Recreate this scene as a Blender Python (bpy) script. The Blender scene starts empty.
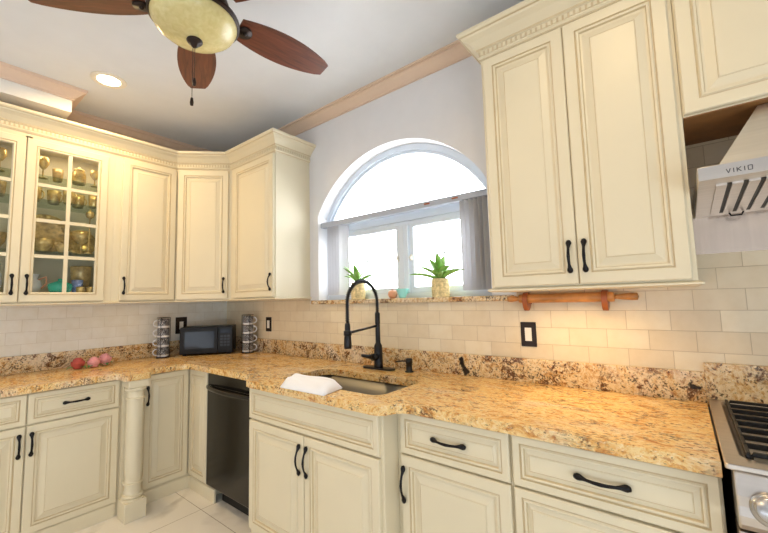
import bpy, bmesh, math, random
from mathutils import Vector, Matrix
random.seed(7)
C = bpy.context.scene.collection
PI = math.pi

# ------------------------------------------------------------------ dimensions
D = .645            # base cabinet body depth (doors stand .02 proud)
d = .334            # wall cabinet body depth
ZB, ZT, ZTC = 1.3785, 2.5157, 2.6445
CEIL = 2.88
CT = .914

# ------------------------------------------------------------------ mesh helpers
class MB:
    def __init__(s): s.v=[]; s.f=[]; s.m=[]; s.s=[]; s.T=Matrix.Identity(4)
    def add(s, vs, fs, mi=0, smooth=False):
        b=len(s.v)
        s.v += [s.T @ Vector(p) for p in vs]
        for k,f in enumerate(fs):
            s.f.append([b+i for i in f]); s.m.append(mi[k] if isinstance(mi,(list,tuple)) else mi); s.s.append(smooth)
        return s
    def box(s,x0,x1,y0,y1,z0,z1,mi=0):
        return s.add([(x0,y0,z0),(x1,y0,z0),(x1,y1,z0),(x0,y1,z0),(x0,y0,z1),(x1,y0,z1),(x1,y1,z1),(x0,y1,z1)],
              [(0,3,2,1),(4,5,6,7),(0,1,5,4),(1,2,6,5),(2,3,7,6),(3,0,4,7)],mi)
    def prism(s, poly, lo, hi, axis='z', mi=0, smooth=False):
        n=len(poly)
        def P(p,h):
            if axis=='z': return (p[0],p[1],h)
            if axis=='x': return (h,p[0],p[1])
            return (p[0],h,p[1])
        vs=[P(p,lo) for p in poly]+[P(p,hi) for p in poly]
        s.add(vs,[list(range(n))[::-1],list(range(n,2*n))],mi,False)
        b=len(s.v)-2*n
        for i in range(n):
            j=(i+1)%n; s.f.append([b+i,b+j,b+n+j,b+n+i]); s.m.append(mi); s.s.append(smooth)
        return s
    def lathe(s, prof, c=(0,0,0), n=24, mi=0, smooth=True, sx=1, sy=1, closed=False):
        vs=[];fs=[]
        for r,z in prof:
            for i in range(n):
                a=2*PI*i/n; vs.append((c[0]+sx*r*math.cos(a),c[1]+sy*r*math.sin(a),c[2]+z))
        m=len(prof)
        for k in range(m if closed else m-1):
            k2=(k+1)%m
            for i in range(n):
                j=(i+1)%n; fs.append((k*n+i,k*n+j,k2*n+j,k2*n+i))
        s.add(vs,fs,mi,smooth)
        if not closed:
            if prof[0][0]>1e-5: s.add([vs[i] for i in range(n)],[list(range(n))[::-1]],mi)
            if prof[-1][0]>1e-5: s.add([vs[(m-1)*n+i] for i in range(n)],[list(range(n))],mi)
        return s
    def tube(s, pts, rad, n=10, mi=0, closed=False, flat=1.0, up=None):
        pts=[Vector(p) for p in pts]; m=len(pts)
        if not isinstance(rad,(list,tuple)): rad=[rad]*m
        vs=[];fs=[]; prev=None
        for k,p in enumerate(pts):
            if closed: t=(pts[(k+1)%m]-pts[k-1])
            else: t=(pts[min(k+1,m-1)]-pts[max(k-1,0)])
            t.normalize()
            if prev is None:
                u=Vector(up) if up else (Vector((0,0,1)) if abs(t.z)<.9 else Vector((1,0,0)))
            else: u=prev
            u=(u-t*u.dot(t)).normalized(); prev=u; w=t.cross(u)
            for i in range(n):
                a=2*PI*i/n; vs.append(p+u*(rad[k]*flat*math.cos(a))+w*(rad[k]*math.sin(a)))
        for k in range(m if closed else m-1):
            k2=(k+1)%m
            for i in range(n):
                j=(i+1)%n; fs.append((k*n+i,k*n+j,k2*n+j,k2*n+i))
        if not closed: fs += [list(range(n))[::-1],[(m-1)*n+i for i in range(n)]]
        return s.add(vs,fs,mi,True)
    def ball(s, c, r, n=14, mi=0, sc=(1,1,1)):
        k=max(6,n//2)
        prof=[(max(1e-6,r*math.sin(PI*i/k)), -r*math.cos(PI*i/k)) for i in range(k+1)]
        T=s.T; s.T=T@Matrix.Translation(c)@Matrix.Diagonal((*sc,1))
        s.lathe(prof,(0,0,0),n,mi); s.T=T; return s
    def build(s, name, mats, parent=None, loc=None, bevel=0, seg=2, split=None):
        if not isinstance(mats,(list,tuple)): mats=[mats]
        if parent is not None: off=wloc(parent)
        elif loc is not None: off=Vector(loc)
        else:
            xs=[v.x for v in s.v]; ys=[v.y for v in s.v]; zs=[v.z for v in s.v]
            off=Vector(((min(xs)+max(xs))/2,(min(ys)+max(ys))/2,min(zs)))
        me=bpy.data.meshes.new(name)
        me.from_pydata([tuple(v-off) for v in s.v],[],s.f)
        for m in mats: me.materials.append(m)
        for p,mi,sm in zip(me.polygons,s.m,s.s): p.material_index=mi; p.use_smooth=sm
        bm=bmesh.new(); bm.from_mesh(me)
        bmesh.ops.remove_doubles(bm,verts=bm.verts,dist=1e-6)
        bmesh.ops.recalc_face_normals(bm,faces=bm.faces); bm.to_mesh(me); bm.free()
        o=bpy.data.objects.new(name,me); C.objects.link(o)
        if parent is not None: o.parent=parent
        else: o.location=off
        if bevel:
            b=o.modifiers.new('bevel','BEVEL'); b.width=bevel; b.segments=seg; b.limit_method='ANGLE'; b.angle_limit=math.radians(50)
            b.harden_normals=False
        return o

def wloc(o):
    v=Vector(o.location)
    while o.parent: o=o.parent; v=v+Vector(o.location)
    return v
def tag(o,label,cat,group=None):
    o['label']=label; o['category']=cat
    if group: o['group']=group
    return o
def thing(name,label,cat,loc,group=None):
    o=bpy.data.objects.new(name,None); o.empty_display_size=.05; C.objects.link(o); o.location=loc
    return tag(o,label,cat,group)
def struct(o): o['kind']='structure'; return o
def copy_tree(o,parent=None):
    c=o.copy(); C.objects.link(c)
    if parent is not None: c.parent=parent
    for ch in list(o.children): copy_tree(ch,c)
    return c

# ------------------------------------------------------------------ materials
def lin(c):
    return tuple((x/255/12.92 if x/255<=.04045 else ((x/255+.055)/1.055)**2.4) for x in c)+(1,)
class NT:
    def __init__(s,name):
        s.m=bpy.data.materials.new(name); s.m.use_nodes=True; s.n=s.m.node_tree.nodes; s.l=s.m.node_tree.links
        s.b=s.n['Principled BSDF']; s.out=s.n['Material Output']
    def node(s,t,**k):
        n=s.n.new(t)
        for a,b in k.items():
            if a.startswith('_'): n.inputs[a[1:].replace('_',' ')].default_value=b
            else: setattr(n,a,b)
        return n
    def link(s,a,b): s.l.new(a,b)
    def ramp(s,src,stops,interp='LINEAR'):
        r=s.n.new('ShaderNodeValToRGB'); r.color_ramp.interpolation=interp
        e=r.color_ramp.elements
        while len(e)>1: e.remove(e[-1])
        e[0].position=stops[0][0]; e[0].color=stops[0][1]
        for p,c in stops[1:]:
            q=e.new(p); q.color=c
        s.link(src,r.inputs[0]); return r.outputs[0]
    def mix(s,f,a,b,mode='MIX'):
        m=s.n.new('ShaderNodeMix'); m.data_type='RGBA'; m.blend_type=mode
        for i,x in ((0,f),(6,a),(7,b)):
            if hasattr(x,'links'): s.link(x,m.inputs[i])
            else: m.inputs[i].default_value=x
        return m.outputs[2]
    def math(s,op,a,b=0):
        m=s.n.new('ShaderNodeMath'); m.operation=op
        for i,x in ((0,a),(1,b)):
            if hasattr(x,'links'): s.link(x,m.inputs[i])
            else: m.inputs[i].default_value=x
        return m.outputs[0]
    def bump(s,h,strength=.3,dist=.002):
        b=s.n.new('ShaderNodeBump'); b.inputs['Strength'].default_value=strength; b.inputs['Distance'].default_value=dist
        s.link(h,b.inputs['Height']); s.link(b.outputs[0],s.b.inputs['Normal'])
    def pos(s): return s.n.new('ShaderNodeNewGeometry').outputs['Position']
    def obj(s): return s.n.new('ShaderNodeTexCoord').outputs['Object']
W1=(1,1,1,1); K=(0,0,0,1)
def mat(name,col,rough=.5,metal=0,spec=.5,var=0.0,scale=8,bump=0,coat=0):
    t=NT(name); t.b.inputs['Roughness'].default_value=rough; t.b.inputs['Metallic'].default_value=metal
    t.b.inputs['Specular IOR Level'].default_value=spec; t.b.inputs['Coat Weight'].default_value=coat
    c=lin(col)
    nz=t.node('ShaderNodeTexNoise',_Scale=scale,_Detail=4.0); t.link(t.obj(),nz.inputs['Vector'])
    v=max(var,.015)
    a=tuple(x*(1-v) for x in c[:3])+(1,); b=tuple(min(1,x*(1+v)) for x in c[:3])+(1,)
    t.link(t.ramp(nz.outputs[0],[(.3,a),(.7,b)]),t.b.inputs['Base Color'])
    if bump: t.bump(nz.outputs[0],bump)
    return t.m
def emis(name,col,strength):
    t=NT(name); t.b.inputs['Base Color'].default_value=lin(col); t.b.inputs['Emission Color'].default_value=lin(col)
    t.b.inputs['Emission Strength'].default_value=strength; return t.m
def glassmat(name,tint=(1,1,1,1),gl=.08,k=.6):
    t=NT(name); t.n.remove(t.b)
    tr=t.node('ShaderNodeBsdfTransparent'); tr.inputs[0].default_value=tint
    g=t.node('ShaderNodeBsdfGlossy'); g.inputs['Roughness'].default_value=.02
    lw=t.node('ShaderNodeLayerWeight'); lw.inputs[0].default_value=.25
    mx=t.node('ShaderNodeMixShader'); f=t.math('MULTIPLY',lw.outputs['Fresnel'],k)
    f=t.math('ADD',f,gl*.3)
    t.link(f,mx.inputs[0]); t.link(tr.outputs[0],mx.inputs[1]); t.link(g.outputs[0],mx.inputs[2]); t.link(mx.outputs[0],t.out.inputs[0])
    return t.m

def granite(name, cream, gold, rust, dark, speck=.40, veins=.5, stretch=(1,1,1), grey=.5, spots=(), gsc=120.0):
    t=NT(name); p=t.pos()
    mp=t.node('ShaderNodeMapping'); mp.inputs['Scale'].default_value=stretch; t.link(p,mp.inputs[0]); P=mp.outputs[0]
    def noise(sc,de,ro,di=0.0):
        n=t.node('ShaderNodeTexNoise',_Scale=sc,_Detail=de,_Roughness=ro,_Distortion=di); t.link(P,n.inputs['Vector']); return n.outputs[0]
    n1=noise(13.0,10.0,.7,1.4)
    col=t.ramp(n1,[(.32,lin(rust)),(.42,lin(gold)),(.51,lin(cream)),(.58,lin(gold)),(.67,lin(rust))])
    big=noise(2.6,5.0,.6,1.0)
    # pale grey quartz drifts
    col=t.mix(t.math('MULTIPLY',t.ramp(big,[(.52,K),(.64,W1)]),grey),col,lin((226,214,196)))
    n2=noise(60.0,6.0,.72,.5)
    col=t.mix(t.math('MULTIPLY',t.ramp(n2,[(.54,K),(.64,W1)]),.6),col,lin((248,232,194)))
    col=t.mix(t.math('MULTIPLY',t.ramp(n2,[(.36,W1),(.45,K)]),.75),col,lin(rust))
    n3=noise(gsc,3.0,.6); n4=noise(6.0,6.0,.75,1.2)
    thr=t.math('ADD',t.math('MULTIPLY',n4,.75),speck-.375)
    gr=t.ramp(t.math('SUBTRACT',thr,n3),[(.0,K),(.05,W1)])
    col=t.mix(t.math('MULTIPLY',gr,.85),col,lin(dark))
    w=t.node('ShaderNodeTexWave',_Scale=1.7,_Distortion=16.0,_Detail=6.0,_Detail_Scale=1.8,_Detail_Roughness=.7); t.link(P,w.inputs['Vector'])
    ve=t.ramp(w.outputs['Fac'],[(.0,W1),(.10,K)]); ve2=t.ramp(n4,[(.44,K),(.56,W1)])
    col=t.mix(t.math('MULTIPLY',t.math('MULTIPLY',ve,ve2),veins),col,lin((92,52,28)))
    for (sx,sy,sz,r) in spots:
        vd=t.node('ShaderNodeVectorMath',operation='DISTANCE')
        nn=t.node('ShaderNodeTexNoise',_Scale=22.0,_Detail=4.0); t.link(p,nn.inputs['Vector'])
        va=t.node('ShaderNodeVectorMath',operation='MULTIPLY_ADD'); t.link(nn.outputs['Color'],va.inputs[0]); va.inputs[1].default_value=(.05,.0,.03); t.link(p,va.inputs[2])
        t.link(va.outputs[0],vd.inputs[0]); vd.inputs[1].default_value=(sx+.025,sy,sz+.015)
        col=t.mix(t.ramp(vd.outputs['Value'],[(r*.7,W1),(r,K)]),col,lin((30,22,18)))
    t.link(col,t.b.inputs['Base Color']); t.b.inputs['Roughness'].default_value=.18; t.b.inputs['Specular IOR Level'].default_value=.5
    return t.m

def tilemat(name, axis, pw, ph, ox, oz, c1, c2, grout):
    t=NT(name); s=t.node('ShaderNodeSeparateXYZ'); t.link(t.pos(),s.inputs[0])
    cb=t.node('ShaderNodeCombineXYZ'); t.link(t.math('SUBTRACT',s.outputs[axis],ox),cb.inputs[0]); t.link(t.math('SUBTRACT',s.outputs[2],oz),cb.inputs[1])
    b=t.node('ShaderNodeTexBrick'); b.offset=.5; b.squash=1
    b.inputs['Scale'].default_value=1; b.inputs['Brick Width'].default_value=pw; b.inputs['Row Height'].default_value=ph
    b.inputs['Mortar Size'].default_value=.0013; b.inputs['Mortar Smooth'].default_value=.3; b.inputs['Bias'].default_value=0
    b.inputs['Color1'].default_value=lin(c1); b.inputs['Color2'].default_value=lin(c2); b.inputs['Mortar'].default_value=lin(grout)
    t.link(cb.outputs[0],b.inputs['Vector'])
    nz=t.node('ShaderNodeTexNoise',_Scale=14.0,_Detail=7.0,_Roughness=.65); t.link(t.pos(),nz.inputs['Vector'])
    cl=t.ramp(nz.outputs[0],[(.35,(.92,.89,.83,1)),(.6,W1)])
    col=t.mix(.6,b.outputs['Color'],cl,'MULTIPLY')
    t.link(col,t.b.inputs['Base Color']); t.b.inputs['Roughness'].default_value=.35
    t.bump(t.math('SUBTRACT',1,b.outputs['Fac']),.5,.0015)
    return t.m

M={}
M['wall']=mat('painted_wall',(230,228,229),.7,var=.01)
M['ceiling']=mat('painted_ceiling',(226,228,231),.8,var=.01)
M['peach']=mat('peach_trim_paint',(226,200,178),.5,var=.01)
M['soffit']=mat('soffit_paint',(232,228,222),.6)
M['cream']=mat('cream_cabinet_paint',(226,215,187),.38,var=.015,scale=5)
M['glaze']=mat('brown_groove_glaze',(208,190,154),.45,var=.06,scale=20)
M['cab_in']=mat('cabinet_interior',(214,204,176),.6)
M['rawwood']=mat('raw_brown_wood',(150,104,58),.6,var=.2,scale=12)
M['iron']=mat('black_wrought_iron',(26,24,26),.35,metal=.6)
M['black']=mat('matte_black_metal',(20,21,26),.35,metal=.3)
M['plastic']=mat('black_plastic',(14,15,19),.45,spec=.3)
M['darkglass']=mat('dark_microwave_glass',(36,42,54),.12,spec=.4)
M['dw']=mat('black_appliance_enamel',(20,18,16),.18)
M['dwdark']=mat('black_toe_kick',(10,10,10),.5)
M['white']=mat('white_plastic',(235,232,222),.4)
M['bronze']=mat('dark_bronze_plate',(42,30,24),.4,metal=.4)
M['winwhite']=mat('white_window_vinyl',(218,227,238),.4)
M['reveal']=mat('white_reveal_paint',(238,238,238),.6)
M['vane']=mat('grey_fabric_vane',(206,206,210),.7)
M['headrail']=mat('grey_headrail',(176,182,196),.5)
M['glass']=glassmat('clear_window_glass')
M['cabglass']=glassmat('cabinet_glass',(.96,.97,.96,1),.05)
M['shelfglass']=glassmat('shelf_glass',(.86,.92,.88,1),.0,.25)
M['gold']=mat('gold_lustre_glass',(226,196,128),.25,metal=.35,var=.35,scale=30)
M['amber']=mat('amber_glass',(214,182,118),.22,metal=.15,var=.4,scale=25)
M['teal']=mat('teal_glaze',(50,185,160),.2,var=.12,scale=20)
M['tealcup']=mat('pale_teal_glaze',(160,230,228),.25,var=.08)
M['peachball']=mat('peach_glaze',(226,160,120),.35,var=.15,scale=20)
M['porcelain']=mat('white_porcelain',(235,236,240),.2)
M['blueware']=mat('blue_and_white_glaze',(120,140,190),.25,var=.5,scale=40)
M['towel']=mat('white_terry_cloth',(246,246,250),.9,var=.02,scale=300,bump=.6)
M['rose']=mat('pink_rose_petal',(236,166,172),.6,var=.15,scale=40)
M['rosered']=mat('red_rose_petal',(186,82,74),.6,var=.2,scale=40)
M['leaf']=mat('green_leaf',(72,128,62),.45,var=.35,scale=14)
M['agave']=mat('agave_leaf',(140,192,92),.4,var=.4,scale=14)
M['jute']=mat('gold_woven_jute',(222,202,150),.7,var=.35,scale=60,bump=.6)
M['soil']=mat('dark_soil',(60,46,34),.9,var=.3,scale=60)
M['pin']=mat('honey_wood',(196,134,74),.3,var=.3,scale=16)
M['bracket']=mat('reddish_wood',(158,86,44),.4,var=.2,scale=20)
M['blade']=None
M['bronzefan']=mat('oil_rubbed_bronze',(46,34,28),.4,metal=.6,var=.3,scale=40)
M['canlens']=emis('lit_lamp_lens',(255,240,205),9)
M['cantrim']=mat('pale_can_trim',(240,232,216),.5)
M['chain']=mat('dark_chain',(50,38,30),.4,metal=.5)
M['grate']=mat('cast_iron_grate',(24,24,26),.45,metal=.3)
M['knobm']=mat('satin_knob_metal',(190,190,192),.25,metal=1)
M['logo']=mat('engraved_logo_grey',(92,88,88),.4,metal=.5)

def steel(name,col,rough,ax):
    t=NT(name); mp=t.node('ShaderNodeMapping'); mp.inputs['Scale'].default_value=ax; t.link(t.pos(),mp.inputs[0])
    n=t.node('ShaderNodeTexNoise',_Scale=60.0,_Detail=3.0); t.link(mp.outputs[0],n.inputs['Vector'])
    c=lin(col); t.link(t.ramp(n.outputs[0],[(.3,tuple(x*.9 for x in c[:3])+(1,)),(.7,c)]),t.b.inputs['Base Color'])
    t.b.inputs['Metallic'].default_value=1; t.b.inputs['Roughness'].default_value=rough; return t.m
M['steel']=steel('brushed_stainless',(214,206,198),.28,(.05,1,1))
M['steelv']=steel('brushed_stainless_panel',(214,198,184),.24,(1,1,.05))
M['steelsoft']=steel('soft_brushed_stainless',(222,218,212),.5,(.05,1,1))
M['sink']=steel('brushed_sink_steel',(112,110,106),.34,(.1,1,1))

def wood(name,c1,c2,rough=.4):
    t=NT(name); mp=t.node('ShaderNodeMapping'); mp.inputs['Scale'].default_value=(1.2,12,12); t.link(t.obj(),mp.inputs[0])
    n=t.node('ShaderNodeTexNoise',_Scale=5.0,_Detail=6.0,_Distortion=.8); t.link(mp.outputs[0],n.inputs['Vector'])
    t.link(t.ramp(n.outputs[0],[(.3,lin(c1)),(.7,lin(c2))]),t.b.inputs['Base Color']); t.b.inputs['Roughness'].default_value=rough
    return t.m
M['blade']=wood('reddish_brown_blade_wood',(72,34,22),(116,60,38))
def alabaster():
    t=NT('alabaster_glass'); n=t.node('ShaderNodeTexNoise',_Scale=40.0,_Detail=5.0,_Distortion=.8); t.link(t.obj(),n.inputs['Vector'])
    t.link(t.ramp(n.outputs[0],[(.3,lin((204,190,132))),(.7,lin((218,206,152)))]),t.b.inputs['Base Color'])
    t.b.inputs['Roughness'].default_value=.25; t.b.inputs['Subsurface Weight'].default_value=.3; t.b.inputs['Subsurface Radius'].default_value=(.03,.02,.01)
    return t.m
M['bowl']=alabaster()
def mugpat():
    t=NT('grey_patterned_glaze'); n=t.node('ShaderNodeTexVoronoi',_Scale=95.0); n.feature='DISTANCE_TO_EDGE'; t.link(t.obj(),n.inputs['Vector'])
    n2=t.node('ShaderNodeTexNoise',_Scale=24.0,_Detail=2.0); t.link(t.obj(),n2.inputs['Vector'])
    k=t.math('MULTIPLY',t.ramp(n.outputs[0],[(.1,K),(.2,W1)]),t.ramp(n2.outputs[0],[(.4,(.35,.35,.35,1)),(.6,W1)]))
    t.link(t.mix(k,lin((52,52,58)),lin((205,205,208))),t.b.inputs['Base Color']); t.b.inputs['Roughness'].default_value=.3
    return t.m
M['mug']=mugpat()
def marblefloor():
    t=NT('marble_floor_tile'); s=t.node('ShaderNodeSeparateXYZ'); t.link(t.pos(),s.inputs[0])
    cb=t.node('ShaderNodeCombineXYZ'); t.link(t.math('ADD',s.outputs[0],.16),cb.inputs[0]); t.link(t.math('ADD',s.outputs[1],.745+6.0),cb.inputs[1])
    b=t.node('ShaderNodeTexBrick'); b.offset=0; b.inputs['Scale'].default_value=1; b.inputs['Brick Width'].default_value=.6; b.inputs['Row Height'].default_value=.6
    b.inputs['Mortar Size'].default_value=.002; b.inputs['Color1'].default_value=W1; b.inputs['Color2'].default_value=W1; b.inputs['Mortar'].default_value=lin((170,162,150))
    t.link(cb.outputs[0],b.inputs['Vector'])
    w=t.node('ShaderNodeTexWave',_Scale=.9,_Distortion=9.0,_Detail=6.0,_Detail_Scale=1.3); w.bands_direction='DIAGONAL'; t.link(t.pos(),w.inputs['Vector'])
    n=t.node('ShaderNodeTexNoise',_Scale=3.0,_Detail=6.0); t.link(t.pos(),n.inputs['Vector'])
    v=t.math('MULTIPLY',t.ramp(w.outputs['Fac'],[(0,W1),(.12,K)]),t.ramp(n.outputs[0],[(.45,K),(.65,W1)]))
    c=t.mix(t.math('MULTIPLY',v,.6),lin((236,232,224)),lin((176,168,158)))
    t.link(t.mix(1,c,b.outputs['Color'],'MULTIPLY'),t.b.inputs['Base Color']); t.b.inputs['Roughness'].default_value=.15
    return t.m
M['floor']=marblefloor()
M['granite_top']=granite('golden_granite',(240,212,152),(224,170,92),(176,106,48),(80,54,36),speck=.40,veins=.6,stretch=(.75,1.35,1),grey=.5,gsc=85.0)
M['granite_splash']=granite('speckled_granite',(228,208,168),(208,166,106),(150,88,42),(50,36,28),speck=.42,veins=1.0,stretch=(1,1,1),grey=.7,
     spots=[(2.628,-.03,1.005,.018),(2.632,-.03,.985,.02),(2.634,-.03,.968,.014),(2.642,-.03,.948,.018),(2.650,-.03,.93,.02),(3.650,-.03,.985,.010),(3.662,-.03,.978,.011),(3.673,-.03,.976,.009)])
M['tile_back']=tilemat('travertine_tile_back',0,.16,.085,.0,.0+.005-.0,(236,222,194),(225,207,176),(196,176,144))
M['tile_left']=tilemat('travertine_tile_left',1,.16,.085,.0,.005,(236,233,224),(228,224,212),(212,205,190))

# ------------------------------------------------------------------ the room
XR,YR=5.6,-5.2       # far right and rear walls (behind the camera)
b=MB(); b.box(0,XR,YR,0,-.06,0); struct(b.build('floor',M['floor'],loc=(0,0,-.06)))
b=MB(); b.box(-.1,XR+.1,YR-.1,.16,CEIL,CEIL+.08); struct(b.build('ceiling',M['ceiling'],loc=(0,0,CEIL)))
# arched window opening
AX,AZ,AR,HW=2.10,1.62,.83,.719
SILL0,SILL1=1.333,1.363
def arch_z(x): return AZ+math.sqrt(max(0,AR*AR-(x-AX)**2))
NS=40
axs=[AX-HW+2*HW*i/NS for i in range(NS+1)]
TH=.16
b=MB()
b.box(-.1,AX-HW,0,TH,0,CEIL); b.box(AX+HW,XR+.1,0,TH,0,CEIL); b.box(AX-HW,AX+HW,0,TH,0,SILL0)
for i in range(NS):
    x0,x1=axs[i],axs[i+1]; z0,z1=arch_z(x0),arch_z(x1)
    b.add([(x0,0,z0),(x1,0,z1),(x1,0,CEIL),(x0,0,CEIL),(x0,TH,z0),(x1,TH,z1),(x1,TH,CEIL),(x0,TH,CEIL)],
          [(0,1,2,3),(7,6,5,4),(0,4,5,1),(2,6,7,3)],[0,0,1,0])
struct(b.build('wall_back',[M['wall'],M['reveal']],loc=(AX,TH/2,0)))
b=MB(); b.box(-.1,0,YR-.1,0,0,CEIL); struct(b.build('wall_left',M['wall'],loc=(0,YR/2,0)))
b=MB(); b.box(XR,XR+.1,YR-.1,0,0,CEIL); struct(b.build('wall_right',M['wall'],loc=(XR,YR/2,0)))
b=MB(); b.box(0,XR,YR-.1,YR,0,CEIL); struct(b.build('wall_rear',M['wall'],loc=(XR/2,YR,0)))
# window reveal liners (white plaster jambs)
b=MB(); b.box(AX-HW,AX-HW+.004,.001,.10,SILL1,arch_z(AX-HW)); b.box(AX+HW-.004,AX+HW,.001,.10,SILL1,arch_z(AX+HW))
struct(b.build('trim_1',M['reveal']))
# tiled splash faces
b=MB(); b.box(.008,1.284,-.008,0,1.0,ZB); b.box(1.284,2.955,-.008,0,1.0,SILL0); b.box(2.955,3.70,-.008,0,1.0,ZB); b.box(3.70,XR,-.008,0,.9,1.975)
struct(b.build('wall_back_tile',M['tile_back']))
b=MB(); b.box(0,.008,-2.3,0,1.0,ZB); struct(b.build('wall_left_tile',M['tile_left']))
# soffit box with its own crown
SX,SZ,SY=.395,2.716,-1.385
b=MB(); b.box(0,SX,YR,SY,SZ,CEIL); struct(b.build('ceiling_soffit',M['soffit'],loc=(SX/2,SY,SZ)))

def sweep(b,path,prof,mi=0,gl=()):
    """path: xy polyline, profile: closed list of (out,z); out to the right of travel"""
    pts=[Vector((p[0],p[1])) for p in path]; n=len(pts); offs=[]
    for i in range(n):
        ns=[]
        if i>0: t=(pts[i]-pts[i-1]).normalized(); ns.append(Vector((t.y,-t.x)))
        if i<n-1: t=(pts[i+1]-pts[i]).normalized(); ns.append(Vector((t.y,-t.x)))
        if len(ns)==1: offs.append(ns[0])
        else:
            m=(ns[0]+ns[1]).normalized(); offs.append(m/ max(.2,m.dot(ns[0])))
    k=len(prof); vs=[];fs=[]
    for p,o in zip(pts,offs):
        for (r,z) in prof: vs.append((p.x+o.x*r,p.y+o.y*r,z))
    for i in range(n-1):
        for j in range(k):
            j2=(j+1)%k; fs.append((i*k+j,i*k+j2,(i+1)*k+j2,(i+1)*k+j))
    ms=[(1 if j in gl else mi) for i in range(n-1) for j in range(k)]+[mi,mi]
    fs += [list(range(k)),[(n-1)*k+j for j in range(k)][::-1]]
    b.add(vs,fs,ms)
def room_crown(p=.082,h=.078):
    t=CEIL
    return [(0,t-h),(.012,t-h),(.012,t-h+.012),(.022,t-h+.02),(.05,t-.03),(.066,t-.02),(.066,t-.012),(p,t-.012),(p,t),(0,t)]
b=MB(); sweep(b,[(0,0),(XR,0)],room_crown()); struct(b.build('trim_2',M['peach']))
b=MB(); sweep(b,[(0,SY),(0,0)],room_crown(.07)); struct(b.build('trim_3',M['peach']))
b=MB(); sweep(b,[(SX,YR),(SX,SY),(0,SY)],room_crown(.07,.076)); struct(b.build('trim_4',M['peach']))
# granite window ledge
b=MB(); b.box(1.326,2.94,-.034,0,SILL0,SILL1); b.box(AX-HW+.002,AX+HW-.002,0,.15,SILL0,SILL1)
tag(b.build('granite_window_ledge',M['granite_splash'],bevel=.005),'speckled granite ledge running under the arched window','ledge')

# ------------------------------------------------------------------ the window
FY0,FY1=.10,.15
win=bpy.data.objects.new('window_1',None); C.objects.link(win); win.location=(AX,.12,SILL1); win['kind']='structure'
def arc_pts(r,hw,n=40):
    out=[]
    for i in range(n+1):
        x=-hw+2*hw*i/n; out.append((AX+x,AZ+math.sqrt(max(0,r*r-x*x))))
    return out
def arch_frame(b,r0,r1,hw0,hw1,y0,y1,zb):
    o=[(AX-hw0,zb)]+arc_pts(r0,hw0)+[(AX+hw0,zb)]; i_=[(AX-hw1,zb)]+arc_pts(r1,hw1)+[(AX+hw1,zb)]
    n=len(o)
    vs=[(p[0],y0,p[1]) for p in o]+[(p[0],y0,p[1]) for p in i_]+[(p[0],y1,p[1]) for p in o]+[(p[0],y1,p[1]) for p in i_]
    fs=[]
    for k in range(n-1):
        fs+=[(k,k+1,n+k+1,n+k),(2*n+k,3*n+k,3*n+k+1,2*n+k+1),(k,2*n+k,2*n+k+1,k+1),(n+k,n+k+1,3*n+k+1,3*n+k)]
    fs+=[(0,n,3*n,2*n),(n-1,3*n-1,4*n-1,2*n-1)]
    b.add(vs,fs)
b=MB(); arch_frame(b,AR-.001,AR-.04,HW-.001,HW-.035,FY0,FY1,SILL1)
arch_frame(b,AR-.04,AR-.062,HW-.035,HW-.055,FY0+.018,FY1,1.96)
b.build('arch_frame',M['winwhite'],win)
b=MB(); b.box(AX-HW+.035,AX+HW-.035,FY0,FY1,1.90,1.985); b.box(AX-HW+.035,AX+HW-.035,FY0+.01,FY1,1.875,1.90); b.build('transom',M['winwhite'],win,bevel=.004)
b=MB(); b.box(AX-HW+.035,AX+HW-.035,FY0,FY1,SILL1,1.40); b.build('bottom_rail',M['winwhite'],win)
b=MB(); b.box(2.115,2.19,FY0-.006,FY1,1.40,1.875); b.box(2.145,2.16,FY0-.012,FY0-.006,1.40,1.875); b.build('mullion',M['winwhite'],win,bevel=.004)
zarc=AR-.06
b=MB(); poly=[(AX-.66,1.985)]+[(x,z) for x,z in arc_pts(zarc,.66,30)]+[(AX+.66,1.985)]
b.prism(poly,.125,.129,'y'); b.build('arch_pane',M['glass'],win)
for (x0,x1) in ((AX-HW+.035,2.115),(2.19,AX+HW-.035)):
    s=MB(); f=.035; z0,z1=1.40,1.875; y0,y1=FY0+.012,FY1-.005
    s.box(x0,x1,y0,y1,z0,z0+f); s.box(x0,x1,y0,y1,z1-f*.6,z1); s.box(x0,x0+f,y0,y1,z0+f,z1-f*.6); s.box(x1-f,x1,y0,y1,z0+f,z1-f*.6)
    sa=s.build('sash',M['winwhite'],win,bevel=.003)
    s=MB(); s.box(x0+f,x1-f,.126,.130,z0+f,z1-f*.6); s.build('pane',M['glass'],sa)
    s=MB(); xm=(x0+x1)/2+(.03 if x0<2 else -.03)
    s.box(xm-.004,xm+.004,.122,.126,z0+f,z1-f*.6); s.box(x0+f,x1-f,.122,.126,1.645,1.653); s.build('muntin',M['winwhite'],sa)
    s=MB(); xh=x1-.018 if x0<2 else x0+.018
    s.box(xh-.008,xh+.008,y0-.012,y0,1.62,1.66); s.ball((xh,y0-.018,1.64),.009,10); s.build('latch',M['white'],sa)

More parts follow.
